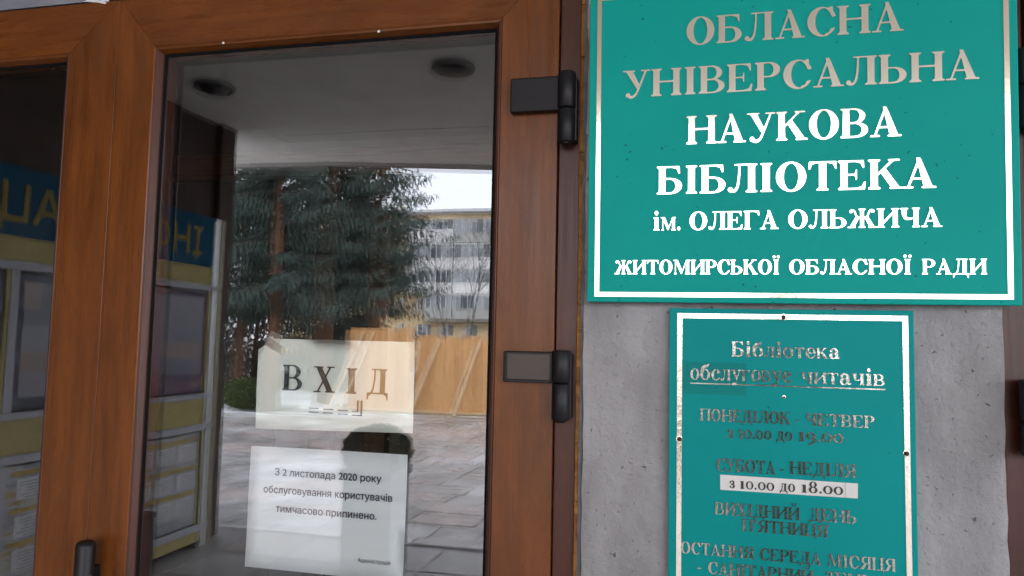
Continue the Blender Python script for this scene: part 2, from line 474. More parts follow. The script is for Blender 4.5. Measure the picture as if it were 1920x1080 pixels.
        g = Gl(1.08); g.stem(.84); g.stem(.24, .62, 1, b=None); g.stroke([(.24, .66), (.30, .50), (.46, .43), (.76, .49)], [.1, .085, .05, .028])
    elif c == 'О': g = Gl(1.12); g.ring(.56, .5, .52, .52, .255, .468)
    elif c == 'С':
        g = Gl(1.04); g.ring(.55, .5, .51, .52, .29, .468, .61); g.cut(.70, .25, 1.2, .66); g.poly((.88, 1.02), (.93, 1.02), (.95, .64), (.90, .64), (.80, .84), (.7, .93))
        g.stroke([(.70, .045), (.85, .12), (.97, .26)], [.05, .03, .022])
    elif c == 'Р': g = Gl(.93); g.stem(L, t=(E_, 0)); g.bowl(L, .45, 1, .89)
    elif c == 'Ь': g = Gl(.97); g.stem(L, b=(E_, 0)); g.bowl(L, 0, .56, .92)
    elif c == 'Я':
        g = Gl(1.1); g.stem(.88, t=(0, E_)); g.bowl(.88, .44, 1, .14, mir=True); g.poly((.42, .48), (.66, .48), (.36, 0), (.08, 0)); g.rect(0, 0, .34, T)
    else: raise KeyError(c)
    return g
XH = .69
SMALL = {'т': 'Т', 'к': 'К', 'в': 'В', 'м': 'М', 'л': 'Л', 'и': 'И', 'г': 'Г', 'ч': 'Ч', 'н': 'Н'}
def make_lower(c):
    if c in 'іїi':
        g = Gl(.50); g.stem(.25, 0, XH, t=(E_, 0)); g.disc(.24, .92, .115)
    elif c == 'о': g = Gl(.80); g.ring(.40, .345, .375, .36, .17, .315)
    elif c == 'с' or c == 'є':
        g = Gl(.76); g.ring(.41, .345, .37, .36, .20, .315, .46); g.cut(.52, .16, 1, .46); g.disc(.60, .50, .095)
        g.stroke([(.50, .03), (.62, .09), (.70, .20)], [.04, .03, .022])
        if c == 'є': g.rect(.2, .33, .56, .38)
    elif c == 'е':
        g = Gl(.76); g.ring(.39, .345, .36, .36, .17, .315, .42); g.cut(.45, .14, 1, .33); g.rect(.2, .33, .74, .38)
        g.stroke([(.48, .03), (.60, .08), (.70, .20)], [.04, .03, .022])
    elif c == 'б':
        g = Gl(.84); g.ring(.42, .335, .385, .35, .17, .305); g.stroke([(.13, .32), (.15, .62), (.30, .82), (.56, .88), (.70, 1.02)], [.08, .1, .1, .07, .03])
    elif c == 'а':
        g = Gl(.82); g.rect(.47, .06, .67, .5); g.stroke([(.20, .52), (.30, .64), (.46, .64), (.57, .5)], [.06, .05, .055, .1]); g.disc(.18, .53, .10)
        g.m |= g.em(.30, .19, .25, .205) & ~g.em(.36, .19, .11, .15); g.rect(.42, .36, .5, .41); g.stroke([(.57, .12), (.66, .035), (.80, .08)], [.10, .04, .022])
    elif c == 'у':
        g = Gl(.80); g.poly((.07, XH), (.28, XH), (.50, .22), (.42, .0)).rect(0, XH - T, .36, XH).rect(.50, XH - T, .79, XH)
        g.stroke([(.66, .66), (.46, .10), (.36, -.14), (.22, -.24)], [.034, .034, .04, .05]); g.disc(.16, -.17, .09)
    elif c == 'д':
        g = Gl(.86); g.stem(.60, 0, XH, w=.19, b=None, t=(0, .07)); g.rect(.2, XH - T, .62, XH); g.rect(.02, 0, .84, T)
        g.stroke([(.31, .66), (.28, .3), (.16, .02)], [.03, .032, .036]); g.poly((.02, T), (.02, -.2), (.06, -.2), (.2, T)).poly((.84, T), (.84, -.2), (.80, -.2), (.66, T))
    elif c == 'з':
        g = Gl(.68); g.m |= (g.em(.32, .50, .27, .19) & ~g.em(.26, .50, .14, .145)); g.m |= (g.em(.32, .19, .32, .205) & ~g.em(.24, .19, .18, .15))
        g.cut(-.1, .14, .16, .56); g.disc(.12, .53, .08); g.disc(.11, .13, .08); g.rect(.22, .33, .42, .375)
    elif c == '0': g = Gl(.80); g.ring(.40, .345, .37, .36, .19, .30)
    elif c == '1': g = Gl(.56); g.stem(.28, 0, XH, t=(E_, 0))
    elif c == '9':
        g = Gl(.78); g.ring(.38, .43, .34, .27, .15, .23); g.stroke([(.63, .42), (.62, .12), (.46, -.14), (.16, -.26)], [.10, .10, .06, .02])
    elif c == '8': g = Gl(.80); g.ring(.40, .27, .35, .285, .16, .225); g.ring(.40, .74, .30, .26, .13, .21)
    elif c == '.': g = Gl(.32); g.disc(.15, .085, .095)
    elif c == '-': g = Gl(.50); g.rect(.06, .30, .44, .39)
    elif c == "'": g = Gl(.34); g.poly((.07, 1.02), (.27, 1.02), (.21, .68), (.13, .68))
    else: raise KeyError(c)
    return g

def contours(v):
    """closed 0.5 contours of a grid by marching squares"""
    v = np.pad(v, 1); ny, nx = v.shape; nxt = {}
    ins = v > .5
    for j, i in zip(*np.nonzero((ins[:-1, :-1] | ins[1:, :-1] | ins[:-1, 1:] | ins[1:, 1:]) & ~(ins[:-1, :-1] & ins[1:, :-1] & ins[:-1, 1:] & ins[1:, 1:]))):
        a, b, c, d = ins[j, i], ins[j, i + 1], ins[j + 1, i + 1], ins[j + 1, i]
        B, Rr, Tp, Lf = ('h', j, i), ('v', j, i + 1), ('h', j + 1, i), ('v', j, i)
        k = a + 2 * b + 4 * c + 8 * d
        tab = {1: [(Lf, B)], 2: [(B, Rr)], 3: [(Lf, Rr)], 4: [(Rr, Tp)], 5: [(Lf, B), (Rr, Tp)], 6: [(B, Tp)], 7: [(Lf, Tp)], 8: [(Tp, Lf)], 9: [(Tp, B)],
               10: [(B, Rr), (Tp, Lf)], 11: [(Tp, Rr)], 12: [(Rr, Lf)], 13: [(Rr, B)], 14: [(B, Lf)]}
        for s_, e_ in tab[int(k)]: nxt[s_] = e_
    def pt(e):
        t, j, i = e
        if t == 'h':
            a, b = v[j, i], v[j, i + 1]; u = (.5 - a) / (b - a) if a != b else .5; return (i + u - 1, j - 1)
        a, b = v[j, i], v[j + 1, i]; u = (.5 - a) / (b - a) if a != b else .5; return (i - 1, j + u - 1)
    loops = []
    while nxt:
        st = next(iter(nxt)); cur = st; lp = []
        while cur in nxt:
            lp.append(pt(cur)); cur = nxt.pop(cur)
        if len(lp) > 6: loops.append(np.array(lp))
    return loops
def simplify(P, eps):
    def dp(a, b):
        st = [(a, b)]; keep = {a, b}
        while st:
            a, b = st.pop()
            if b - a < 2: continue
            d = P[b] - P[a]; L = math.hypot(*d) + 1e-12
            q = P[a + 1:b] - P[a]; dist = np.abs(q[:, 0] * d[1] - q[:, 1] * d[0]) / L
            k = int(dist.argmax())
            if dist[k] > eps: k += a + 1; keep.add(k); st += [(a, k), (k, b)]
        return keep
    n = len(P); far = int(np.hypot(*(P - P[0]).T).argmax())
    keep = sorted(dp(0, far) | dp(far, n - 1))
    return P[keep]

def fill_outline(name, loops, depth):
    """flat letter with holes, as thick as 2 * depth"""
    from mathutils.geometry import delaunay_2d_cdt
    pts, edges = [], []
    for lp in loops:
        n0 = len(pts); n = len(lp)
        pts += [Vector((float(p[0]), float(p[1]))) for p in lp]; edges += [(n0 + i, n0 + (i + 1) % n) for i in range(n)]
    vs, es, fs = delaunay_2d_cdt(pts, edges, [], 0, 1e-6)[:3]
    def inside(x, y):
        c = False
        for lp in loops:
            n = len(lp)
            for i in range(n):
                x0, y0 = lp[i]; x1, y1 = lp[(i + 1) % n]
                if (y0 > y) != (y1 > y) and x < (x1 - x0) * (y - y0) / (y1 - y0) + x0: c = not c
        return c
    tri = [f for f in fs if inside(sum(vs[i].x for i in f) / 3, sum(vs[i].y for i in f) / 3)]
    m = len(vs); V = [(v.x, v.y, depth) for v in vs] + [(v.x, v.y, -depth) for v in vs]; F = []
    cnt = {}
    for f in tri:
        F += [tuple(f), tuple(i + m for i in reversed(f))]
        for i in range(3): cnt[(f[i], f[(i + 1) % 3])] = 1
    for (p, q) in list(cnt):
        if (q, p) not in cnt: F.append((p, p + m, q + m, q))
    me = bpy.data.meshes.new(name); me.from_pydata(V, [], F); me.update()
    return me
GCACHE, GMESH = {}, {}
def glyph(c):
    if c in GCACHE: return GCACHE[c]
    sx = sy = 1
    if c in SMALL: g = make_upper(SMALL[c]); sx, sy = .76, XH
    elif c.isupper() and c.isalpha(): g = make_upper(c)
    else: g = make_lower(c)
    m = g.m.astype(float)
    ny, nx = m.shape; ny -= ny % 4; nx -= nx % 4
    m = m[:ny, :nx].reshape(ny // 4, 4, nx // 4, 4).mean((1, 3))
    q = .5 * m; q[1:] += .125 * m[:-1]; q[:-1] += .125 * m[1:]; q[:, 1:] += .125 * m[:, :-1]; q[:, :-1] += .125 * m[:, 1:]
    st = 4 / SS
    loops = []
    for lp in contours(q):
        P = np.stack([(lp[:, 0] + .5) * st - .1, (lp[:, 1] + .5) * st + YMIN], 1)
        P = simplify(P, .0035) * np.array([sx, sy])
        if len(P) >= 3: loops.append(P)
    GCACHE[c] = (g.w * sx, loops)
    return GCACHE[c]
def gmesh(c, mat, depth=.0006):
    k = (c, mat.name)
    if k not in GMESH:
        me = fill_outline('letter_' + 'shape', glyph(c)[1], depth); me.materials.append(mat); GMESH[k] = me
    return GMESH[k]

def text_line(parent, text, xl, xr, zb, h, y, mat, gap=.035, space=.42, name='letter', slope=0.0):
    """sets one line of foil letters between xl and xr (coordinates local to the parent)"""
    xs = []; x = 0
    for c in text:
        if c == ' ': x += space; continue
        w = glyph(c)[0]; xs.append((c, x)); x += w + gap
    tot = x - gap; k = (xr - xl) / tot
    for c, x in xs:
        o = link(name, gmesh(c, mat), None, parent)
        o.location = (xl + x * k, y, zb + slope * x * k); o.rotation_euler = (R(90), 0, 0); o.scale = (k, h, 1)

def sans_shape(c, bold):
    """outline of one letter of the plain sans, thickened by `bold` em"""
    cu = bpy.data.curves.new('sans', 'FONT'); cu.body = c; cu.size = 1; cu.resolution_u = 6
    o = bpy.data.objects.new('tmp', cu); COL.objects.link(o)
    dg = bpy.context.evaluated_depsgraph_get(); cc = o.evaluated_get(dg).to_curve(dg)
    outl = []
    for sp in cc.splines:
        pts = []; bp = sp.bezier_points; n = len(bp)
        if n == 0: continue
        for i in range(n):
            p0, p1, p2, p3 = bp[i].co, bp[i].handle_right, bp[(i + 1) % n].handle_left, bp[(i + 1) % n].co
            for k in range(8):
                u = k / 8; q = p0 * (1 - u) ** 3 + p1 * (3 * u * (1 - u) ** 2) + p2 * (3 * u * u * (1 - u)) + p3 * u ** 3
                pts.append((q.x, q.y))
        outl.append(pts)
    o.evaluated_get(dg).to_curve_clear()
    bpy.data.objects.remove(o); bpy.data.curves.remove(cu)
    g = Gl(1.1); wind = np.zeros(g.X.shape, int)
    for pts in outl:                      # non-zero winding, so crossing outlines stay filled
        n = len(pts)
        for i in range(n):
            x0, y0 = pts[i]; x1, y1 = pts[(i + 1) % n]
            if y0 == y1: continue
            hit = ((y0 > g.Y) != (y1 > g.Y)) & (g.X < (x1 - x0) * (g.Y - y0) / (y1 - y0) + x0)
            wind += np.where(hit, 1 if y1 > y0 else -1, 0)
    g.m = wind != 0
    r = int(bold * SS); out = g.m.copy()
    for dy in range(-r, r + 1):
        for dx in range(-r, r + 1):
            if dx * dx + dy * dy <= r * r: out |= np.roll(np.roll(g.m, dy, 0), dx, 1)
    m = out.astype(float); ny, nx = m.shape; ny -= ny % 3; nx -= nx % 3
    m = m[:ny, :nx].reshape(ny // 3, 3, nx // 3, 3).mean((1, 3))
    q = .5 * m; q[1:] += .125 * m[:-1]; q[:-1] += .125 * m[1:]; q[:, 1:] += .125 * m[:, :-1]; q[:, :-1] += .125 * m[:, 1:]
    st = 3 / SS; loops = []
    for lp in contours(q):
        P = simplify(np.stack([(lp[:, 0] + .5) * st - .1, (lp[:, 1] + .5) * st + YMIN], 1), .0025)
        if len(P) >= 3: loops.append(P)
    return loops
def sans_line(parent, text, xl, xr, zb, h, loc_fn, mat, name='letter', rot=(R(90), 0, 0), depth=.0003, bold=0.0):
    """a line in the plain sans of the printed sheets, each letter its own piece"""
    cu = bpy.data.curves.new('sans', 'FONT'); cu.body = text; cu.size = 1
    o = bpy.data.objects.new('tmp', cu); COL.objects.link(o); bpy.context.view_layer.update()
    W = o.dimensions.x
    adv = []
    for i in range(len(text)):
        cu.body = 'Н' + text[:i] + 'Н'; bpy.context.view_layer.update(); adv.append(o.dimensions.x)
    bpy.data.objects.remove(o); bpy.data.curves.remove(cu)
    base = adv[0]; k = (xr - xl) / W; ky = h / .73
    for i, c in enumerate(text):
        if c == ' ': continue
        key = ('sans', c, mat.name, bold)
        if key not in GMESH:
            me = fill_outline('letter_shape', sans_shape(c, bold), depth); me.materials.append(mat); GMESH[key] = me
        q = link(name, GMESH[key], None, parent)
        q.location = loc_fn(xl + (adv[i] - base) * k, zb); q.rotation_euler = rot; q.scale = (k, ky, 1)

# ================================================================== STRUCTURE
FL = -.20       # portico floor
PZ = -.40       # plaza
# grey plastered pier between the doors, with the wall over and beyond
def rough_slab(name, x0, x1, y0, y1, z0, z1, mat, step=.03, amp=.0012, seed=1):
    """front face (y0) carries fine unevenness"""
    rs = random.Random(seed); mb = MB(); nx = max(2, int((x1 - x0) / step)); nz_ = max(2, int((z1 - z0) / step))
    for j in range(nz_ + 1):
        for i in range(nx + 1):
            e = 0 if i in (0, nx) else rs.uniform(-amp, amp)
            ex = rs.uniform(-amp, amp) * 1.4 if i in (0, nx) else 0
            mb.v.append((x0 + (x1 - x0) * i / nx + ex, y0 + e, z0 + (z1 - z0) * j / nz_))
    for j in range(nz_):
        for i in range(nx):
            a = j * (nx + 1) + i; mb.f.append((a, a + 1, a + nx + 2, a + nx + 1))
    n = len(mb.v)
    mb.v += [(x0, y1, z0), (x1, y1, z0), (x1, y1, z1), (x0, y1, z1)]
    L = [j * (nx + 1) for j in range(nz_ + 1)]; Rr = [j * (nx + 1) + nx for j in range(nz_ + 1)]
    mb.f.append(tuple(L) + (n + 3, n)); mb.f.append(tuple(Rr) + (n + 2, n + 1)); mb.f.append((n, n + 1, n + 2, n + 3))
    mb.f.append(tuple(range(0, nx + 1)) + (n + 1, n)); mb.f.append(tuple(range(nz_ * (nx + 1), nz_ * (nx + 1) + nx + 1)) + (n + 2, n + 3))
    return mb.obj(name, mat, None, smooth=False)
pier = rough_slab('wall_pier', -.150, .446, 0, .30, FL, 2.60, PLASTER)
tag(pier, 'grey rough plastered pier between two brown doors, behind the green signs', 'wall', kind='structure')
w = box('wall_right', 1.46, 8.0, 0, .30, FL, 2.60, PLASTER); tag(w, kind='structure')
w = box('wall_left', -4.1, -2.19, 0, .30, FL, 2.60, PLASTER); tag(w, kind='structure')
w = box('wall_upper', -4.1, 8.0, .001, .30, 2.602, 3.50, PLASTER); tag(w, kind='structure')
w = box('wall_side', -4.35, -4.1, -4.66, .30, FL, 3.50, DARKCLAD); tag(w, kind='structure')
pil = MB(); pil.box(-4.42, -4.04, -4.70, -4.48, FL, 3.498)
o = pil.obj('pilaster', DARKCLAD, None, bevel=.01); tag(o, 'dark brown clad pilaster reflected at the end of the side wall', 'pilaster', kind='structure')

# floor of the portico and steps
o = box('portico_floor', -4.6, 8.0, -4.95, .3, -.9, FL - .012, mottled('granite_floor', (.14, .13, .13), (.24, .23, .225), 14, .42, .15, gen='World')); tag(o, kind='structure')
TILE = [mottled('floor_tile_%s' % n, c0, c1, 20, .35, .12, gen='World') for n, c0, c1 in (('grey', (.15, .145, .15), (.25, .24, .24)), ('pinkish', (.19, .16, .15), (.28, .245, .235)), ('pale', (.22, .21, .21), (.32, .31, .31)))]
tm = [MB().box(-.292, .292, -.292, .292, -.012, 0).mesh('tile', bevel=.004, seg=1) for _ in TILE]
for me, m in zip(tm, TILE): me.materials.append(m)
floor_o = o
for i in range(7):
    for j in range(8):
        q = link('tile', tm[rnd.choice((0, 0, 1, 2))], None, floor_o)
        q.location = (-4.05 + i * .6, -.35 - j * .6, FL + rnd.uniform(-.0015, .0015)); q.rotation_euler = (rnd.uniform(-.003, .003), rnd.uniform(-.003, .003), 0)
o = box('step', -4.6, 8.0, -5.30, -4.952, -.9, -.30, mottled('step_stone', (.25, .24, .24), (.36, .35, .35), 9, .5, .2, gen='World')); tag(o, kind='structure')
o = box('kerb', -4.6, 8.0, -4.998, -4.952, -.29, FL + .004, mottled('kerb_stone', (.34, .33, .33), (.44, .43, .43), 9, .5, .2, gen='World'), bevel=.006); tag(o, kind='structure')

# portico ceiling: slab with a bowed front edge, shallow steps across it
edge = [(-6, 5.9), (-4.86, 5.89), (-3.8, 5.95), (-3.0, 6.10), (-2.0, 6.38), (-1.0, 6.48), (0, 6.42), (1.2, 6.28), (2.6, 6.1), (4.5, 5.9), (8, 5.7)]
def slab_to_edge(y_near, zb, zt, inset=0.0):
    mb = MB(); n = len(edge)
    for x, d in edge: mb.v.append((x, -(d - inset), zb))
    for x, d in edge: mb.v.append((x, y_near, zb))
    for x, d in edge: mb.v.append((x, -(d - inset), zt))
    for x, d in edge: mb.v.append((x, y_near, zt))
    for i in range(n - 1):
        mb.f += [(i, i + 1, n + i + 1, n + i), (2 * n + i, 3 * n + i, 3 * n + i + 1, 2 * n + i + 1), (i, 2 * n + i, 2 * n + i + 1, i + 1), (n + i, n + i + 1, 3 * n + i + 1, 3 * n + i)]
    mb.f += [(0, n, 3 * n, 2 * n), (n - 1, 3 * n - 1, 4 * n - 1, 2 * n - 1)]
    return mb
ceil_o = slab_to_edge(.3, 3.502, 4.1).obj('ceiling', PAINTW); tag(ceil_o, kind='structure')
for y0, y1, dz in ((-2.40, -.02, .0), (-4.03, -2.402, .008), (-4.92, -4.032, .002), (-5.75, -4.922, .009)):
    b_ = box('ceiling_band', -4.04, 7.9, y0, y1, 3.5 - dz, 3.503, PAINTW, ceil_o, bevel=.003, seg=1)
fas = MB()
for (x0, d0), (x1, d1) in zip(edge[:-1], edge[1:]):
    fas.prism8([(x0, -d0 - .05, 3.46), (x1, -d1 - .05, 3.46), (x1, -d1 - .002, 3.46), (x0, -d0 - .002, 3.46), (x0, -d0 - .05, 4.25), (x1, -d1 - .05, 4.25), (x1, -d1 - .002, 4.25), (x0, -d0 - .002, 4.25)])
fo = fas.obj('fascia', mottled('fascia_paint', (.20, .19, .185), (.28, .27, .26), 5, .7, .2, gen='World'), ceil_o)
# recessed round lights, unlit
DKMET = plain('dark_lamp_metal', (.035, .03, .028), .45)
def downlight(x, y, label):
    t = empty('ceiling_light', (x, y, 3.478))
    tag(t, label, 'ceiling light', 'round lights in the portico ceiling')
    MB().lathe([(.150, .004), (.152, -.010), (.140, -.022), (.118, -.022), (.112, -.010), (.112, .004)], seg=40).obj('ring', DKMET, t, smooth=True)
    MB().lathe([(.112, -.010), (.090, -.034), (.02, -.042), (.0001, -.042)], seg=40).obj('diffuser', plain('lamp_glass', (.022, .017, .013), .5), t, smooth=True)
    for a in (0.6, 3.7):
        MB().lathe([(.006, -.023), (.006, -.0265), (.0001, -.027)], seg=10).obj('screw', DKMET, t, loc=(.130 * math.cos(a), .130 * math.sin(a), 0))
downlight(-3.47, -3.55, 'round dark ceiling light reflected top left in the door glass, near the dark wall')
downlight(-1.54, -3.48, 'round dark ceiling light reflected top right in the door glass, near the hinge side')

# transom above the doors
o = box('transom', -2.19, -.158, .004, .08, 2.2515, 2.60, GREYTR); tag(o, 'pale grey transom strip above the left door', 'transom', kind='structure')
o = box('lintel', .447, 1.459, .004, .08, 2.262, 2.60, GREYTR); tag(o, kind='structure')
tp = MB().poly([(-1.158, .0015, 2.2515), (-1.098, .0013, 2.262), (-1.096, .0011, 2.247), (-1.103, -.0008, 2.2405), (-1.118, -.0011, 2.2445)])
o = tp.obj('film_scrap', plain('white_film', (.75, .75, .78), .5)); so = o.modifiers.new('s', 'SOLIDIFY'); so.thickness = .0006
tag(o, 'torn white scrap of protective film above the joint of the two doors', 'film scrap')
MB().lathe([(.0018, 0), (.0015, -.001), (.0001, -.0012)], (0, 0, 0), 8).obj('speck', BLACKP, o, loc=(-1.115, -.0015, 2.2505)).rotation_euler = (R(-90), 0, 0)

# ------------------------------------------------------------------ doors
def member(name, pa, pb, wa, profile, mat, parent, inward):
    """mitred frame member. pa,pb: outer corners (x,z); inner corners given by wa; profile: (t 0..1 across, y)"""
    (ax, az), (bx, bz) = pa, pb; (cx, cz), (dx, dz) = wa
    L_ = math.hypot(bx - ax, bz - az); ux, uz = (bx - ax) / L_ * .0004, (bz - az) / L_ * .0004
    ax, az, cx, cz = ax + ux, az + uz, cx + ux, cz + uz; bx, bz, dx, dz = bx - ux, bz - uz, dx - ux, dz - uz
    mb = MB(); n = len(profile)
    for e in (0, 1):
        for t, y in profile:
            if e == 0: mb.v.append((ax + (cx - ax) * t, y, az + (cz - az) * t))
            else: mb.v.append((bx + (dx - bx) * t, y, bz + (dz - bz) * t))
    for i in range(n):
        j = (i + 1) % n; mb.f.append((i, j, n + j, n + i))
    mb.f.append(tuple(range(n))); mb.f.append(tuple(range(2 * n - 1, n - 1, -1)))
    return mb.obj(name, mat, parent)
def leaf(name, x0, x1, z0, z1, wl, wr, wt, wb, label, group='brown glazed doors', rep=1):
    """a glazed leaf; front face at y=0, all coordinates in world, parts under an Empty"""
    t = empty(name, (x0, 0, z0)); tag(t, label, 'door', group)
    loc = Matrix.Translation((-x0, 0, -z0))
    ix0, ix1, iz0, iz1 = x0 + wl, x1 - wr, z0 + wb, z1 - wt
    g = .0006
    O = {'bl': (x0, z0), 'br': (x1, z0), 'tr': (x1, z1), 'tl': (x0, z1)}
    bw = .0105
    I = {'bl': (ix0 - bw, iz0 - bw), 'br': (ix1 + bw, iz0 - bw), 'tr': (ix1 + bw, iz1 + bw), 'tl': (ix0 - bw, iz1 + bw)}
    J = {'bl': (ix0, iz0), 'br': (ix1, iz0), 'tr': (ix1, iz1), 'tl': (ix0, iz1)}
    prof = [(0, .060), (0, .0006), (.003, .0002), (.006, 0), (.975, 0), (1, .0018), (1, .060)]
    for nm, a, b, mat in (('stile', 'bl', 'tl', WZ), ('stile', 'tr', 'br', WZ), ('rail', 'tl', 'tr', WX), ('rail', 'br', 'bl', WX)):
        # tiny gap at the mitre reads as the weld line
        def sh(p, k, o_): return p
        q = member(nm, O[a], O[b], (I[a], I[b]), prof, mat, None, 1); q.parent = t; q.location = (-x0, 0, -z0)
    # glazing bead: slopes down to the glass
    bp = [(0, .0010), (.12, .0004), (.45, .0012), (.95, .011), (1, .0135), (1, .050), (0, .050)]
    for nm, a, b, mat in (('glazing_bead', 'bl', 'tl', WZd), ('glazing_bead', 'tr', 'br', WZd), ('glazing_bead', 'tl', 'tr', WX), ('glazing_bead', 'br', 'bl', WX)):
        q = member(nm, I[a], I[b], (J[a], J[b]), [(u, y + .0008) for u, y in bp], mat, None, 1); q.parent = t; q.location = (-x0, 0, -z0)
    K = {k: (J[k][0] + (.0045 if 'l' in k else -.0045), J[k][1] + (.0045 if 'b' in k else -.0045)) for k in J}
    gk = empty('gasket', (0, 0, 0)); gk.parent = t
    bpy.data.objects.remove(gk)
    gm = MB()
    for a, b in (('bl', 'tl'), ('tr', 'br'), ('tl', 'tr'), ('br', 'bl')):
        ja, jb, ka, kb = J[a], J[b], K[a], K[b]
        gm.prism8([(ja[0], .0150, ja[1]), (jb[0], .0150, jb[1]), (kb[0], .0165, kb[1]), (ka[0], .0165, ka[1]), (ja[0], .0178, ja[1]), (jb[0], .0178, jb[1]), (kb[0], .0178, kb[1]), (ka[0], .0178, ka[1])])
    q = gm.obj('gasket', GASKET, t); q.location = (-x0, 0, -z0)
    # spacer bars between the two panes
    sp = MB(); m_ = .0015
    sx0, sx1, sz0, sz1 = ix0 - m_, ix1 + m_, iz0 - m_, iz1 + m_
    for a in ((sx0 - .008, sx0, sz0, sz1), (sx1, sx1 + .008, sz0, sz1)):
        sp.box(a[0], a[1], .0224, .0376, a[2], a[3])
    sp.box(sx0 - .008, sx1 + .008, .0224, .0376, sz1, sz1 + .008); sp.box(sx0 - .008, sx1 + .008, .0224, .0376, sz0 - .008, sz0)
    q = sp.obj('spacer_bar', SPACER, t); q.location = (-x0, 0, -z0)
    cx, cz = (ix0 + ix1) / 2, (iz0 + iz1) / 2; hw, hh = (ix1 - ix0) / 2 + .009, (iz1 - iz0) / 2 + .009
    q = MB().box(-hw, hw, -.002, .002, -hh, hh).obj('pane', GLASS_A, t); q.location = (cx - x0, .020, cz - z0); q['label'] = 'outer pane of the double glazing'
    q = MB().box(-hw + .012, hw - .012, -.002, .002, -hh + .012, hh - .012).obj('pane', GLASS_B, t); q.location = (cx - x0, .0415, cz - z0)
    q.rotation_euler = (R(-.13), 0, R(.24)); q['label'] = 'inner pane of the double glazing'
    return t
ZB, ZT = FL + .02, 2.246
door = leaf('glazed_door', -1.0675, -.199, ZB, ZT, .0955, .110, .111, .13, 'brown wood-look glazed door leaf with two paper notices and black hinges')
door2 = leaf('glazed_door', -2.12, -1.0684, ZB, ZT, .11, .1238, .111, .13, 'brown glazed door leaf at the left edge, beyond the joined uprights')
door3 = leaf('glazed_door', .487, 1.41, ZB, ZT, .11, .110, .111, .13, 'brown glazed door leaf at the far right edge behind the big sign')

# frame jambs, foam line
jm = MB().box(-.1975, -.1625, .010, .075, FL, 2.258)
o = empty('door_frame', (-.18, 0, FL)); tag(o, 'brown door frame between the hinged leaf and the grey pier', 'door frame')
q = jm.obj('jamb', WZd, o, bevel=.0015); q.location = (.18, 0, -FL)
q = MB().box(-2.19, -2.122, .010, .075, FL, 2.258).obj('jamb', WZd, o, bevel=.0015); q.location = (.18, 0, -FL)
q = MB().box(-2.12, -.199, .062, .078, FL, 2.258).box(0, 0, 0, 0, 0, 0).mesh('x'); bpy.data.meshes.remove(q)
fm = MB(); zz = FL; rf = random.Random(5)
while zz < 2.25:
    h = rf.uniform(.012, .03); fm.box(-.1622, -.1555 + rf.uniform(-.001, .0016), .006 + rf.uniform(-.003, .003), .06, zz, zz + h + .0005); zz += h
q = fm.obj('foam_seam', FOAM, o); q.location = (.18, 0, -FL)
mo = rough_slab('mortar_strip', -.1552, -.1502, .003, .05, FL, 2.258, MORTAR, .02, .0012, 9)
mo.parent = o; mo.location = (.18, 0, -FL)
o = empty('door_frame', (.465, 0, FL)); tag(o, 'brown door frame glimpsed at the right edge of the big sign', 'door frame')
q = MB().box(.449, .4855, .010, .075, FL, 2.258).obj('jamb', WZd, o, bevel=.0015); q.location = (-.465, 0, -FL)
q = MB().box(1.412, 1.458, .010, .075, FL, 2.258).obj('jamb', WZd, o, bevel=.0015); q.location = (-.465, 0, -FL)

def hinge(parent, px, pz, xp, xc, zt, zb, ztt, zbb, cover=False, flip=1):
    """xp: free end of the cover plate, xc: barrel axis; plate zb..zt, barrel zbb..ztt"""
    h = empty('hinge', (xc - px, 0, zb - pz), parent=parent)
    if cover: h['label'] = 'black hinge with a brown face plate'
    def add(mb, nm, mat, **kw):
        q = mb.obj(nm, mat, h, **kw); q.location = (-xc, 0, -zb); return q
    a, b = min(xp, xc), max(xp, xc)
    add(MB().box(a, b, -.016, -.0004, zb, zt), 'plate', BLACKP, bevel=.0035, seg=3)
    if cover: add(MB().box(a + .007, b - .018, -.0175, -.0155, zb + .005, zt - .004), 'face_plate', COVER, bevel=.0007)
    add(MB().box(a + .004, b - .018, -.0172, -.0150, zb + .0005, zb + .0045), 'lip', BLACKP, bevel=.0008)
    add(MB().lathe([(.0001, zbb - .003), (.0075, zbb - .003), (.0085, zbb - .001), (.0085, zbb + .002)], (xc, -.015, 0), 20), 'pin_cap', BLACKP, smooth=True)
    def cyl(r, z0, z1): return MB().lathe([(.0001, z0), (r * .86, z0), (r, z0 + .002), (r, z1 - .002), (r * .86, z1), (.0001, z1)], (xc, -.015, 0), 28)
    zm = zb + .002
    add(cyl(.0150, zm, ztt), 'barrel', BLACKP, smooth=True)
    add(cyl(.0140, zbb, zm - .0015), 'barrel', BLACKP, smooth=True)
    add(MB().box(xc - .006, xc + .0165 * flip if flip > 0 else xc + .006, -.012, .0095, zbb + .004, ztt - .006), 'base_block', BLACKP, bevel=.002)
hinge(door, -1.0675, ZB, -.277, -.182, 2.034, 1.976, 2.038, 1.921)
hinge(door, -1.0675, ZB, -.279, -.184, 1.582, 1.532, 1.585, 1.474, True)
hinge(door3, .487, ZB, .571, .479, 2.034, 1.976, 2.030, 1.915)
hinge(door3, .487, ZB, .569, .474, 1.545, 1.500, 1.560, 1.455)

# pull handle on the left stile of the leaf
hd = empty('handle', (-1.0425 + 1.0675, 0, .70 - ZB), parent=door)
prof = [(.0001, .522), (.010, .5215), (.0145, .519), (.0165, .513), (.0165, .015), (.0145, .004), (.0001, 0)]
q = MB().lathe(prof, (0, -.030, 0), 28).obj('grip', BLACKP, hd, smooth=True)
for z in (.06, .46): MB().box(-.008, .008, -.030, -.0003, z - .012, z + .012).obj('mount', BLACKP, hd, bevel=.002)
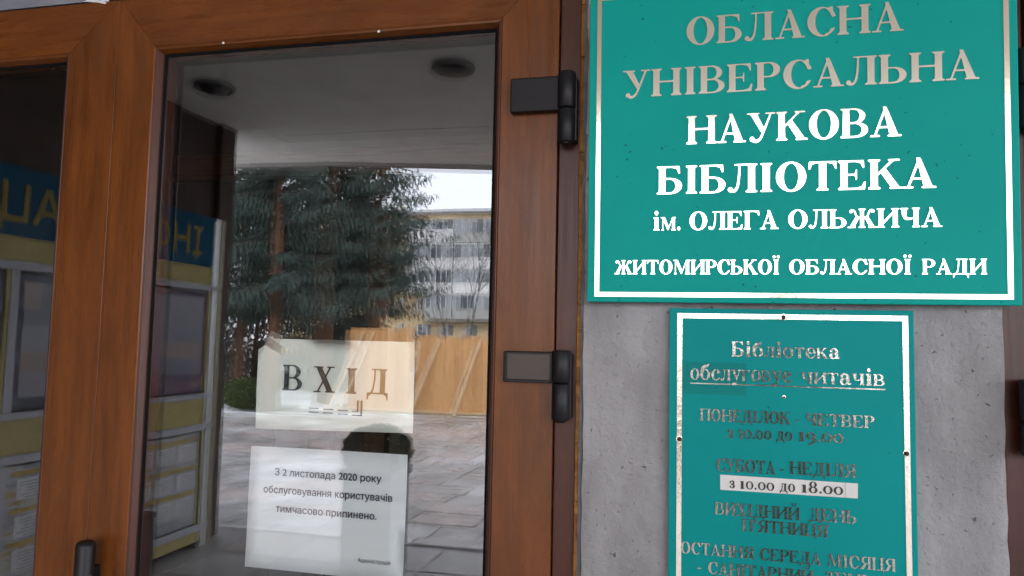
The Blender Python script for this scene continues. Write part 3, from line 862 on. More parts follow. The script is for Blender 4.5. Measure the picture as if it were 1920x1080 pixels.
# flecks of paint on the bead
for x, z in ((-.835, 2.1425), (-.523, 2.1405), (-1.045, 2.2375)):
    q = MB().lathe([(.0001, -.0012), (.0022, -.0008), (.0026, 0)], seg=9).obj('paint_fleck', MATS.get('fleck') or MATS.setdefault('fleck', plain('white_paint', (.8, .8, .78), .6)), door)
    q.location = (x + 1.0675, .0002, z - ZB); q.rotation_euler = (R(-90) * -1, 0, 0)

WZi = wood('dark_inner_wood', 'z', (.030, .011, .004), (.070, .026, .009), .5)
# ------------------------------------------------------------------ vestibule behind the glass
IN = mottled('vestibule_wall', (.10, .085, .07), (.15, .13, .11), 4, .7, .1, gen='World')
mb = MB(); mb.box(-2.6, 1.9, 3.2, 3.3, FL, 2.9); mb.box(-2.7, -2.6, .301, 3.3, FL, 2.9); mb.box(1.9, 2.0, .301, 3.3, FL, 2.9)
o = mb.obj('wall_vestibule', IN); tag(o, kind='structure')
o = box('floor_vestibule', -2.6, 1.9, .301, 3.2, FL - .1, FL, mottled('vestibule_floor', (.10, .10, .10), (.16, .15, .15), 6, .4, .1, gen='World')); tag(o, kind='structure')
o = box('ceiling_vestibule', -2.7, 2.0, .301, 3.3, 2.9, 3.0, IN); tag(o, kind='structure')
t = empty('inner_door', (-1.7, 1.7, FL)); tag(t, 'brown inner glazed door faintly seen through the door glass', 'door')
for x0, x1 in ((-1.30, -1.20), (-1.55, -1.45), (-2.55, -2.42), (-.35, -.22)):
    q = MB().box(x0, x1, 0, .06, 0, 2.5).obj('stile', WZi, t, bevel=.003); q.location = (1.7, 0, 0)
q = MB().box(-2.55, -.22, .005, .055, 2.5, 2.62).obj('rail', WX, t, bevel=.003); q.location = (1.7, 0, 0)
q = MB().box(-2.55, -.22, .005, .055, .0, .12).obj('rail', WX, t, bevel=.003); q.location = (1.7, 0, 0)

# ------------------------------------------------------------------ paper notices taped inside the glass
def papermat(name, c, rough=.55):
    m, nt, p = newmat(name)
    v = coords(nt, (1, 1, 1), 'World')
    n = nd(nt, 'ShaderNodeTexNoise', Scale=6, Detail=5); nt.links.new(v, n.inputs['Vector'])
    nt.links.new(ramp(nt, n.outputs['Fac'], [(.3, tuple(x * .96 for x in c)), (.7, c)]), p.inputs['Base Color'])
    p.inputs['Roughness'].default_value = rough
    bump(nt, p, n.outputs['Fac'], .2, .004)
    return m
PAPER1 = papermat('paper_yellowed', (.90, .93, .85)); PAPER2 = papermat('paper_white', (.91, .94, .96))
INK = plain('black_ink', (.008, .009, .014), .45, bs=0); INK2 = plain('navy_ink', (.012, .012, .035), .5, bs=0); INKG = plain('grey_ink', (.12, .125, .13), .5, bs=0)
TAPE = bpy.data.materials.new('clear_tape'); TAPE.use_nodes = True
_n = TAPE.node_tree; _n.nodes.clear(); _o = _n.nodes.new('ShaderNodeOutputMaterial'); _m = _n.nodes.new('ShaderNodeMixShader'); _m.inputs[0].default_value = .13
_a = _n.nodes.new('ShaderNodeBsdfTransparent'); _b = _n.nodes.new('ShaderNodeBsdfPrincipled'); _b.inputs['Base Color'].default_value = (.72, .72, .66, 1); _b.inputs['Roughness'].default_value = .4
_n.links.new(_a.outputs[0], _m.inputs[1]); _n.links.new(_b.outputs[0], _m.inputs[2]); _n.links.new(_m.outputs[0], _o.inputs['Surface'])
def paper(name, outline, mat, label, yb, waves=.0010, seed=1):
    """outline: (x,z) world; a thin sheet with slight cockle"""
    rs = random.Random(seed)
    x0, z0 = outline[0]
    t = empty(name, (x0, yb, z0)); tag(t, label, 'paper notice')
    bm = bmesh.new(); vs = [bm.verts.new((x - x0, 0, z - z0)) for x, z in outline]; f = bm.faces.new(vs)
    bmesh.ops.triangulate(bm, faces=[f])
    bmesh.ops.subdivide_edges(bm, edges=bm.edges, cuts=5, use_grid_fill=True)
    for v in bm.verts: v.co.y = waves * (math.sin(v.co.x * 23 + seed) * .6 + math.sin(v.co.z * 31 + v.co.x * 9) * .5) + .0015
    me = bpy.data.meshes.new(name); bm.to_mesh(me); bm.free()
    q = link('sheet', me, mat, t); s_ = q.modifiers.new('s', 'SOLIDIFY'); s_.thickness = .0003; s_.offset = 1
    me.polygons.foreach_set('use_smooth', [True] * len(me.polygons))
    return t, (x0, z0)
PY = .0520
p1, (ox, oz) = paper('paper_notice', [(-.7645, 1.426), (-.456, 1.4325), (-.4575, 1.50), (-.4565, 1.55), (-.4585, 1.592), (-.700, 1.5925), (-.735, 1.5925), (-.7365, 1.5965), (-.7445, 1.596), (-.7475, 1.5885), (-.7535, 1.5795), (-.7655, 1.572), (-.7665, 1.50)], PAPER1,
    'upper yellowish paper notice with big black serif word and a small arrow', PY)
for c, xl, xr, zb, h in (('В', -.712, -.670, 1.4985, .047), ('Х', -.649, -.606, 1.4975, .047), ('І', -.5885, -.5605, 1.4975, .0455), ('Д', -.5455, -.503, 1.4985, .0445)):
    w_ = glyph(c)[0]; k = (xr - xl) / w_
    q = link('letter', gmesh(c, INK, .0002), None, p1); q.location = (xl - ox, -.0012, zb - oz); q.rotation_euler = (R(90), 0, 0); q.scale = (k, h, 1)
mb = MB()
for a, b, z in ((-.656, -.637, 1.4605), (-.656, -.637, 1.4675), (-.627, -.608, 1.4600), (-.627, -.608, 1.4665), (-.598, -.579, 1.4595), (-.598, -.579, 1.466)):
    mb.box(a - ox, b - ox, -.0026, -.0008, z - oz, z + .0021 - oz)
for a, b, z0_, z1_ in ((-.571, -.552, 1.4585, 1.4605), (-.571, -.559, 1.4655, 1.4672), (-.5545, -.552, 1.4585, 1.486), (-.5615, -.5592, 1.4655, 1.486)):
    mb.box(a - ox, b - ox, -.0027 - (z1_ - z0_) * .004, -.0008, z0_ - oz, z1_ - oz)
mb.obj('arrow', plain('dark_grey_ink', (.012, .013, .015), .5, bs=0), p1)
def tape(parent, pts, ox, oz):
    mb = MB(); mb.poly([(x - ox, -.0016, z - oz) for x, z in pts]); q = mb.obj('tape', TAPE, parent); s_ = q.modifiers.new('s', 'SOLIDIFY'); s_.thickness = .0002
tape(p1, [(-.752, 1.588), (-.738, 1.607), (-.714, 1.598), (-.724, 1.581)], ox, oz)
tape(p1, [(-.462, 1.540), (-.464, 1.598), (-.442, 1.593), (-.449, 1.543)], ox, oz)
p2, (ox2, oz2) = paper('paper_notice', [(-.773, 1.1765), (-.4655, 1.176), (-.4645, 1.28), (-.464, 1.395), (-.62, 1.3950), (-.771, 1.394)], PAPER2,
    'lower white paper notice with three lines of small navy text', PY, .0008, 4)
rt = (R(90), 0, 0)
for s_, xl, xr, zb, h in (('З 2 листопада 2020 року', -.720, -.512, 1.3445, .0128), ('обслуговування користувачів', -.741, -.490, 1.3125, .0128), ('тимчасово припинено.', -.714, -.518, 1.2795, .0128)):
    sans_line(p2, s_, xl - ox2, xr - ox2, zb - oz2, h, lambda x, z: (x, -.0011, z), INK2, bold=.016, depth=.0001)
sans_line(p2, 'Адміністрація', -.550 - ox2, -.489 - ox2, 1.2045 - oz2, .0075, lambda x, z: (x, -.0011, z), INKG, bold=.0, depth=.0001)

# ------------------------------------------------------------------ big green sign
def border(parent, x0, x1, z0, z1, w, y0, y1, mat, name='border_strip'):
    for a in ((x0, x1, z1 - w, z1), (x0, x1, z0, z0 + w)): MB().box(a[0], a[1], y0, y1, a[2], a[3]).obj(name, mat, parent)
    for a in ((x0, x0 + w, z0 + w, z1 - w), (x1 - w, x1, z0 + w, z1 - w)): MB().box(a[0], a[1], y0, y1, a[2], a[3]).obj(name, mat, parent)
SC = 1.905
s1 = empty('library_sign', (0, -.0345, SC), (R(1.35), 0, 0)); tag(s1, 'large green library name board with gold foil capitals and gold border', 'sign')
MB().box(-.1425, .4605, 0, .016, 1.662 - SC, 2.160 - SC).obj('board', GREEN, s1, bevel=.0015)
border(s1, -.1305, .4495, 1.6705 - SC, 2.1485 - SC, .0068, -.0009, .001, FOILF)
for s_, xl, xr, zb, h, gp, spc in (('ОБЛАСНА', .006, .3145, 2.0600, .0435, .035, .4), ('УНІВЕРСАЛЬНА', -.0895, .4115, 1.9830, .0430, .03, .4), ('НАУКОВА', .008, .310, 1.9055, .0435, .02, .4),
        ('БІБЛІОТЕКА', -.036, .3545, 1.8290, .0430, .02, .4), ('ОЛЕГА', .0125, .1420, 1.7730, .0275, .02, .4), ('ОЛЬЖИЧА', .1545, .3615, 1.7730, .0275, .02, .4), ('ім.', -.0415, .0010, 1.7730, .0290, .03, .4),
        ('ЖИТОМИРСЬКОЇ', -.100, .1435, 1.7055, .0215, .02, .4), ('ОБЛАСНОЇ', .1560, .3215, 1.7055, .0215, .02, .4), ('РАДИ', .3345, .4170, 1.7055, .0215, .02, .4)):
    text_line(s1, s_, xl, xr, zb - SC, h, -.0006, FOIL, gp, spc)

# ------------------------------------------------------------------ small green sign
s2 = empty('opening_hours_sign', (0, -.0115, 1.45)); tag(s2, 'smaller green opening hours board with worn foil text under the big sign', 'sign')
q2 = 1.45
MB().box(-.0160, .3285, 0, .0095, 1.10 - q2, 1.6545 - q2).obj('board', GREEN2, s2, bevel=.001)
border(s2, -.0040, .3205, 1.12 - q2, 1.6465 - q2, .0073, -.0008, .001, FOILWF)
MB().box(-.003 + .0052, .098, -.00035, .001, 1.524 - q2, 1.5722 - q2).obj('film_patch', GREEN3, s2)
for s_, xl, xr, zb, h, gp in (('Бібліотека', .0760, .2290, 1.5822, .0225, .03), ('обслуговує', .0150, .1620, 1.5455, .0240, .02), ('читачів', .1745, .2890, 1.5450, .0240, .02),
        ('ПОНЕДІЛОК', .0300, .1600, 1.4840, .0180, .03), ('-', .1660, .1720, 1.4840, .0180, .03), ('ЧЕТВЕР', .1805, .2745, 1.4838, .0178, .03),
        ('з', .0700, .0790, 1.4600, .0190, .03), ('10.00', .0860, .1335, 1.4600, .0190, .03), ('до', .1400, .1625, 1.4600, .0190, .03), ('19.00', .1700, .2330, 1.4605, .0190, .03),
        ('СУБОТА', .0540, .1390, 1.4100, .0190, .03), ('-', .1440, .1510, 1.4105, .0190, .03), ('НЕДІЛЯ', .1580, .2490, 1.4120, .0185, .03),
        ('ВИХІДНИЙ', .0520, .1720, 1.3460, .0180, .03), ('ДЕНЬ', .1840, .2490, 1.3468, .0180, .03),
        ("П'ЯТНИЦЯ", .0910, .2105, 1.3245, .0175, .03),
        ('ОСТАННЯ', .0020, .1080, 1.2850, .0172, .03), ('СЕРЕДА', .1160, .2010, 1.2845, .0172, .03), ('МІСЯЦЯ', .2090, .2995, 1.2842, .0175, .03),
        ('-', .0250, .0330, 1.2590, .0170, .03), ('САНІТАРНИЙ', .0420, .1900, 1.2585, .0172, .03), ('ДЕНЬ', .2010, .2700, 1.2590, .0172, .03)):
    text_line(s2, s_, xl, xr, zb - q2, h, -.0005, FOILW, gp)
MB().box(.0150, .2890, -.0008, .0005, 1.5390 - q2, 1.5408 - q2).obj('underline', FOILW, s2)
strip = MB().poly([(.0600, 0, 1.3825 - q2), (.2505, 0, 1.3828 - q2), (.2510, 0, 1.4040 - q2), (.0597, 0, 1.4048 - q2)]).obj('paper_strip', papermat('strip_white', (.74, .74, .70)), s2)
strip.location = (0, -.0006, 0); sm = strip.modifiers.new('s', 'SOLIDIFY'); sm.thickness = .0006; sm.offset = 0
MB().box(.2336, .2340, -.0011, .0, 1.3828 - q2, 1.4042 - q2).obj('strip_edge', INKG, s2)
DARKTX = plain('brown_print', (.035, .022, .02), .5, bs=0)
for s_, xl, xr, zb in (('з', .0730, .0815, 1.3860), ('10.00', .0875, .1370, 1.3860), ('до', .1440, .1660, 1.3862), ('18.00', .1735, .2315, 1.3864)):
    text_line(s2, s_, xl, xr, zb - q2, .0165, -.0012, DARKTX, .03)
SCREW = plain('rusty_screw', (.03, .022, .02), .45, .7)
for x, z in ((.1508, 1.6425), (-.0003, 1.4545), (.3158, 1.4503), (.151, 1.524)):
    sc_ = empty('screw', (x, -.0006, z - q2), parent=s2)
    r_ = .0034 if z > 1.6 or z < 1.5 else .0016
    q = MB().lathe([(r_, .0), (r_, .0007), (r_ * .6, .0012), (.0001, .0013)], seg=14).obj('head', SCREW, sc_); q.rotation_euler = (R(90), 0, 0)
    q = MB().lathe([(r_ * 1.5, .0), (r_ * 1.45, .0003), (r_ * 1.1, .0004)], seg=14).obj('washer', FOILWF, sc_); q.rotation_euler = (R(90), 0, 0)

# ------------------------------------------------------------------ information stand along the side wall (seen mirrored in the glass)
YEL = plain('stand_yellow', (.36, .30, .12), .85, spec=.1); BLU = plain('stand_blue', (.006, .060, .115), .9, spec=.05); WHT = plain('white_rail', (.36, .36, .40), .8, spec=.1); YLET = plain('yellow_letter', (.22, .165, .04), .8, spec=.05)
def posterface(name, cols, sc, st=(1, 1, 1)):
    m, nt, p = newmat(name)
    v = coords(nt, st, 'World')
    n = nd(nt, 'ShaderNodeTexNoise', Scale=sc, Detail=5, Roughness=.7, Distortion=.4); nt.links.new(v, n.inputs['Vector'])
    nt.links.new(ramp(nt, n.outputs['Fac'], cols), p.inputs['Base Color']); p.inputs['Roughness'].default_value = .6; p.inputs['Specular IOR Level'].default_value = .15
    return m
st = empty('information_stand', (-3.95, -2.6, FL)); tag(st, 'yellow and blue information stand with posters, mirrored in the door glass', 'information stand')
def sb(name, y0, y1, z0, z1, d0, d1, mat, bevel=.003):
    q = MB().box(d0, d1, y0 + 2.6, y1 + 2.6, z0 - FL, z1 - FL).obj(name, mat, st, bevel=bevel); return q
YN, YF = -.95, -4.40
sb('header', YF + .10, YN, 2.172, 2.602, -.04, .0, BLU)
sb('yellow_panel', YF, YN, 2.020, 2.170, -.04, -.004, YEL); sb('yellow_panel', YF, YN, .835, 1.050, -.04, -.004, YEL); sb('yellow_panel', YF, YN, -.15, -.06, -.04, -.004, YEL)
for z0, z1 in ((1.965, 2.018), (1.052, 1.092), (.780, .833), (-.058, -.005)): sb('rail', YF, YN, z0, z1, -.03, .012, WHT)
sb('post', YF + .02, YF + .095, -.20, 2.60, -.05, .008, plain('silver_post', (.42, .43, .42), .4, .3)); sb('end_panel', YF - .06, YF - .002, -.20, 2.60, -.13, .0, plain('olive_end', (.22, .20, .11), .5))
POS = [posterface('poster_violet', [(.3, (.02, .016, .05)), (.5, (.09, .06, .12)), (.62, (.22, .12, .10)), (.75, (.16, .18, .26))], 2.3, (1, 1.5, 5)),
       posterface('poster_dark', [(.3, (.008, .01, .025)), (.5, (.05, .06, .09)), (.72, (.20, .21, .24))], 3.2, (1, 1, 3)),
       posterface('poster_news', [(.35, (.30, .22, .06)), (.48, (.38, .38, .40)), (.6, (.16, .17, .2)), (.7, (.5, .5, .5))], 3.4, (1, 1, 5)),
       posterface('poster_teal', [(.35, (.10, .10, .12)), (.5, (.10, .22, .22)), (.62, (.25, .26, .28)), (.7, (.06, .06, .08))], 4.0, (1, 1, 2))]
ys = [(-4.28, -3.38), (-3.32, -2.42), (-2.36, -1.46)]
for i, (y0, y1) in enumerate(ys):
    sb('poster', y0 + .02, y1 - .02, 1.11, 1.945, -.02, -.008, POS[0 if i == 0 else 1], .001)
    sb('poster', y0 + .02, y1 - .02, .01, .765, -.02, -.008, POS[2 if i < 2 else 3], .001)
    for z0, z1 in ((1.094, 1.963), (-.003, .778)):
        sb('post', y1 - .015, y1 + .045, z0, z1, -.035, .004, WHT)
        sb('post', y0 - .01, y0 + .018, z0, z1, -.035, .003, YEL)
# pictures and printed lines on the posters
rp = random.Random(3)
PRN = [plain('print_' + n, c, .35, bs=0) for n, c in (('violet', (.07, .055, .10)), ('dusk', (.045, .04, .065)), ('rust', (.13, .075, .06)), ('mist', (.13, .13, .17)), ('navy', (.02, .025, .06)), ('ochre', (.34, .23, .04)), ('white', (.50, .50, .52)), ('teal', (.07, .18, .18)))]
def pr(y0, y1, z0, z1, m, par, d=0):
    MB().box(-.0079, -.0068 + d, y0 + 2.6, y1 + 2.6, z0 - FL, z1 - FL).obj('picture', PRN[m], par)
for i, (y0, y1) in enumerate(ys):
    zz = 1.90
    for r_ in range(5):
        h = rp.uniform(.10, .17)
        if zz - h < 1.12: break
        yy = y0 + .05
        while yy < y1 - .12:
            w_ = rp.uniform(.18, .55); pr(yy, min(yy + w_, y1 - .06), zz - h, zz, rp.choice((0, 0, 1, 1, 4, 3) if r_ != 3 else (2, 2, 0)) if i == 0 else rp.choice((4, 4, 1, 3, 2)), st); yy += w_ + .001
        zz -= h + .001
    for z in (.70, .47, .27):
        pr(y0 + .05, y1 - .06, z, z + .03, 5 if i < 2 else 7, st)
        for k in range(3):
            yy = y0 + .06 + k * .26; pr(yy, yy + .22, z - .15, z - .02, 6 if i < 2 else rp.choice((7, 4, 6)), st)
            mbp = MB()
            for l in range(6): mbp.box(-.0067, -.0061, yy + .015 + 2.6, yy + .2 - rp.uniform(0, .06) + 2.6, z - .14 + l * .019 - FL, z - .134 + l * .019 - FL)
            mbp.obj('print_line', INKG, st)['kind'] = 'stuff'
sans_line(st, 'ІНФОРМАЦІЯ', -4.16 + 2.6, -1.93 + 2.6, 2.262 - FL, .235, lambda y, z: (.0008, y, z), YLET, rot=(R(90), 0, R(90)), depth=.004, bold=.012)

# slim ashtray column in front of the stand
t = empty('ashtray_column', (-3.36, -2.90, FL)); tag(t, 'slim dark ashtray column in front of the information stand reflection', 'ashtray')
MB().box(-.05, .05, -.05, .05, .03, .60).obj('body', plain('bin_metal', (.02, .021, .024), .45), t, bevel=.008)
MB().box(-.057, .057, -.057, .057, .603, .64).obj('lid', BLACKP, t, bevel=.006)
MB().lathe([(.11, 0), (.11, .012), (.03, .028), (.0001, .029)], seg=24).obj('foot', BLACKP, t, smooth=True)

# ------------------------------------------------------------------ stone planter with clipped bush
def leafcloud(n, fn, size, seed, flat=.5):
    rs = np.random.RandomState(seed); P = fn(n, rs)
    d = rs.normal(size=(n, 3)); d /= np.linalg.norm(d, axis=1)[:, None]
    e = rs.normal(size=(n, 3)); e -= (e * d).sum(1)[:, None] * d; e /= np.linalg.norm(e, axis=1)[:, None]
    s = size * rs.uniform(.6, 1.3, (n, 1))
    V = np.stack([P - d * s, P + e * s * flat, P + d * s, P - e * s * flat], 1).reshape(-1, 3)
    F = np.arange(4 * n).reshape(-1, 4)
    me = bpy.data.meshes.new('leaves'); me.from_pydata(V.tolist(), [], F.tolist()); return me
def foliage_mat(name, a, b, sc=1.5):
    m, nt, p = newmat(name)
    v = coords(nt, (1, 1, 1), 'Object')
    n = nd(nt, 'ShaderNodeTexNoise', Scale=sc, Detail=6, Roughness=.7); nt.links.new(v, n.inputs['Vector'])
    nt.links.new(ramp(nt, n.outputs['Fac'], [(.35, a), (.65, b)]), p.inputs['Base Color'])
    p.inputs['Roughness'].default_value = .7; p.inputs['Specular IOR Level'].default_value = .2
    return m
SPR = foliage_mat('spruce_needles', (.020, .036, .031), (.078, .112, .100), 1.1)
SPR2 = foliage_mat('spruce_needles_dark', (.016, .028, .022), (.045, .065, .050), 1.1)
BOX_ = foliage_mat('boxwood_leaves', (.02, .03, .012), (.06, .085, .03), 6)
BARK = mottled('spruce_bark', (.07, .034, .019), (.155, .076, .042), 5, .9, .8, .02, stretch=(6, 6, 1))
TWIG = mottled('dark_twigs', (.04, .032, .028), (.09, .075, .065), 5, .9, .2)
t = empty('planter', (-2.345, -4.28, FL)); tag(t, 'square stone planter with round clipped bush, mirrored behind the lower notice', 'planter')
MB().box(-.20, .20, -.20, .20, 0, .70).obj('tub', mottled('planter_stone', (.07, .07, .075), (.12, .12, .125), 9, .7, .3, gen='World'), t, bevel=.012)
MB().box(-.22, .22, -.22, .22, .702, .77).obj('rim', mottled('planter_rim', (.10, .10, .105), (.16, .16, .165), 9, .7, .3, gen='World'), t, bevel=.01)
def fball(n, rs):
    d = rs.normal(size=(n, 3)); d /= np.linalg.norm(d, axis=1)[:, None]
    return d * (rs.uniform(.55, 1.03, (n, 1)) ** .5) * np.array([.28, .28, .215]) + np.array([0, 0, .89])
q = link('crown', leafcloud(5200, fball, .022, 3), BOX_, t)

# ------------------------------------------------------------------ plaza
def groundmat():
    m, nt, p = newmat('wet_stone_ground')
    v = coords(nt, (1, 1, 1), 'World')
    n = nd(nt, 'ShaderNodeTexNoise', Scale=.6, Detail=7); nt.links.new(v, n.inputs['Vector'])
    nt.links.new(ramp(nt, n.outputs['Fac'], [(.3, (.10, .09, .085)), (.7, (.19, .17, .165))]), p.inputs['Base Color'])
    p.inputs['Roughness'].default_value = .6
    return m
plaza = box('plaza', -160, 160, -5.3 - 260, -5.302, -1.2, PZ - .016, groundmat()); tag(plaza, kind='structure')
def slabmat(name, a, b):
    m, nt, p = newmat(name)
    v = coords(nt, (1, 1, 1), 'World')
    n = nd(nt, 'ShaderNodeTexNoise', Scale=2.2, Detail=7, Roughness=.62); nt.links.new(v, n.inputs['Vector'])
    c = ramp(nt, n.outputs['Fac'], [(.3, a), (.7, b)])
    vo = nt.nodes.new('ShaderNodeTexVoronoi'); vo.feature = 'DISTANCE_TO_EDGE'; vo.inputs['Scale'].default_value = 2.1
    nz2 = nd(nt, 'ShaderNodeTexNoise', Scale=2.5, Detail=5); nt.links.new(v, nz2.inputs['Vector'])
    vv = mixc(nt, .25, v, nz2.outputs['Color'])
    nt.links.new(vv, vo.inputs['Vector'])
    crack = ramp(nt, vo.outputs['Distance'], [(.006, .25), (.022, 1)])
    dn = nd(nt, 'ShaderNodeTexNoise', Scale=.9, Detail=8, Roughness=.68); nt.links.new(v, dn.inputs['Vector'])
    c = mixc(nt, 1, c, ramp(nt, dn.outputs['Fac'], [(.38, .55), (.56, 1.08)]), 'MULTIPLY')
    nt.links.new(mixc(nt, .8, c, crack, 'MULTIPLY'), p.inputs['Base Color'])
    nt.links.new(ramp(nt, n.outputs['Fac'], [(.35, .22), (.65, .55)]), p.inputs['Roughness'])
    n2 = nd(nt, 'ShaderNodeTexNoise', Scale=9, Detail=6); nt.links.new(v, n2.inputs['Vector'])
    bump(nt, p, n2.outputs['Fac'], .35, .01)
    return m
SL = [slabmat('slab_grey', (.25, .24, .24), (.38, .365, .36)), slabmat('slab_pink', (.29, .245, .235), (.42, .36, .345)), slabmat('slab_pale', (.35, .34, .34), (.50, .485, .485))]
slm = {}
for k, mt in enumerate(SL):
    for L in (.5, .75, 1.0):
        rs = random.Random(k * 7 + int(L * 10))
        me = MB().box(-L / 2 + .008, L / 2 - .008, -.243, .243, -.03, 0).mesh('paving_slab', bevel=.008, seg=1); me.materials.append(mt); slm[(k, L)] = me
y = -5.62; row = 0; count = 0
while y > -17.3 and count < 296:
    xmax = -.26 * (abs(y) + 1.16) + .2
    xmin = -.71 * (abs(y) + 1.16)
    x = xmin - (row % 3) * .3
    while x < xmax and count < 296:
        L = rnd.choice((.5, .75, .75, 1.0)); k = rnd.choice((0, 0, 1, 1, 2))
        q = link('paving_slab', slm[(k, L)], None, plaza)
        q.location = (x + L / 2, y, PZ + rnd.uniform(-.005, .004)); q.rotation_euler = (rnd.uniform(-.012, .012), rnd.uniform(-.010, .010), rnd.uniform(-.010, .010)); q.scale.y = 1.18 if y < -8.8 else 1
        x += L; count += 1
    row += 1; y -= .5 * (1.18 if y < -8.8 else 1)

# snow lying at the edge of the paving and under the trees
SNOW = mottled('snow', (.46, .48, .52), (.70, .72, .76), 3, .6, .5, .02, gen='World')
def snow_patch(cx, cy, rx, ry, h, seed, n=46):
    rs = np.random.RandomState(seed); mb = MB(); ph = rs.uniform(0, 6, 6)
    rings = 7
    for i in range(rings + 1):
        u = i / rings
        for k in range(n):
            a = 2 * math.pi * k / n
            w_ = 1 + .22 * math.sin(2 * a + ph[0]) + .15 * math.sin(5 * a + ph[1]) + .10 * math.sin(9 * a + ph[2]) + .07 * math.sin(17 * a + ph[3])
            mb.v.append((cx + rx * u * w_ * math.cos(a), cy + ry * u * w_ * math.sin(a), PZ - .02 + h * (1 - u ** 2.2) + (rs.uniform(-.012, .012) if i < rings else 0)))
    for i in range(rings):
        for k in range(n):
            a0 = i * n + k; a1 = i * n + (k + 1) % n; mb.f.append((a0, a1, a1 + n, a0 + n))
    return mb
mb = MB()
rs = random.Random(11)
for args in [(-11.0, -15.3, 1.3, .22, .06), (-9.6, -15.8, 1.0, .14, .05), (-12.6, -16.0, 1.6, .6, .10), (-11.4, -18.5, 1.6, 1.0, .16), (-10.2, -19.5, 1.2, .8, .3), (-9.6, -17.2, .8, .5, .12), (-13, -20, 2.2, 1.3, .25), (-8.2, -16.2, .8, .18, .05),
             (-6.9, -16.6, .5, .10, .04), (-5.2, -16.9, .6, .08, .03), (-14.5, -17, 2, 1, .15)]:
    s_ = snow_patch(*args, seed=rs.randint(0, 999)); n0 = len(mb.v); mb.v += s_.v; mb.f += [tuple(i + n0 for i in f) for f in s_.f]
o = mb.obj('snow', SNOW, None, smooth=True, merge=True); tag(o, 'patches of old snow along the paving edge below the spruces', 'snow', kind='stuff')
o = MB().box(-60, -8.9, -70, -15.6, -.9, PZ + .01).box(-8.88, 60, -70, -18.4, -.9, PZ + .01).obj('ground', mottled('snowy_soil', (.035, .032, .026), (.17, .175, .18), .5, .9, .5, .03, gen='World', detail=7)); tag(o, kind='structure')

# clipped hedge
t = empty('hedge_bush', (-11.3, -16.2, PZ)); tag(t, 'low rounded green bush beside the snow patch, mirrored in the glass', 'bush')
def fhedge(n, rs):
    d = rs.normal(size=(n, 3)); d /= np.linalg.norm(d, axis=1)[:, None]
    return d * (rs.uniform(.4, 1.05, (n, 1)) ** .5) * np.array([.62, .45, .42]) + np.array([0, 0, .42])
link('foliage', leafcloud(4500, fhedge, .045, 5), foliage_mat('hedge_leaves', (.03, .045, .015), (.09, .12, .04), 4), t)

# ------------------------------------------------------------------ timber hoarding
PLK = [mottled('fresh_plank_%s' % n, a, b, 3, .75, .15, stretch=(6, 6, .5), gen='World') for n, a, b in (('honey', (.50, .265, .10), (.62, .35, .15)), ('tan', (.54, .30, .13), (.64, .38, .18)), ('amber', (.42, .21, .075), (.54, .29, .12)))]
PALE = mottled('pale_batten', (.52, .37, .22), (.64, .48, .31), 4, .75, .1)
def hoarding(x0, x1, y, z1, n, label, braces):
    t = empty('timber_hoarding', (x0, y, PZ)); tag(t, label, 'fence', 'timber hoarding panels across the plaza')
    w_ = (x1 - x0) / n
    meshes = {}
    for i in range(n):
        k = rnd.randrange(3)
        if k not in meshes:
            me = MB().box(.004, w_ - .004, -.012, .012, .02, z1 - PZ).mesh('plank', bevel=.003, seg=1); me.materials.append(PLK[k]); meshes[k] = me
        q = link('plank', meshes[k], None, t); q.location = (i * w_, rnd.uniform(-.006, .006), rnd.uniform(-.015, .012)); q.rotation_euler = (0, rnd.uniform(-.003, .003), 0)
    for z in (.35, z1 - PZ - .3): MB().box(0, x1 - x0, -.075, -.02, z, z + .09).obj('batten', PALE, t)
    for bx, lean in braces: MB().bar((bx - x0, .05, z1 - PZ - .12), (bx - x0 + lean, .85, .02), .085, .05).obj('brace', PALE, t)
    MB().box(0, x1 - x0, .03, .11, 0, .06).obj('sole_beam', PALE, t)
    return t
hoarding(-8.95, -7.05, -17.5, 1.86, 7, 'taller left section of the orange timber hoarding below the trees', ((-8.55, -.55), (-8.25, -.55)))
hoarding(-7.03, -1.9, -17.62, 1.68, 19, 'longer lower section of the orange timber hoarding on the right of the glass', ((-6.35, -.5), (-5.2, -.45), (-3.3, -.45)))

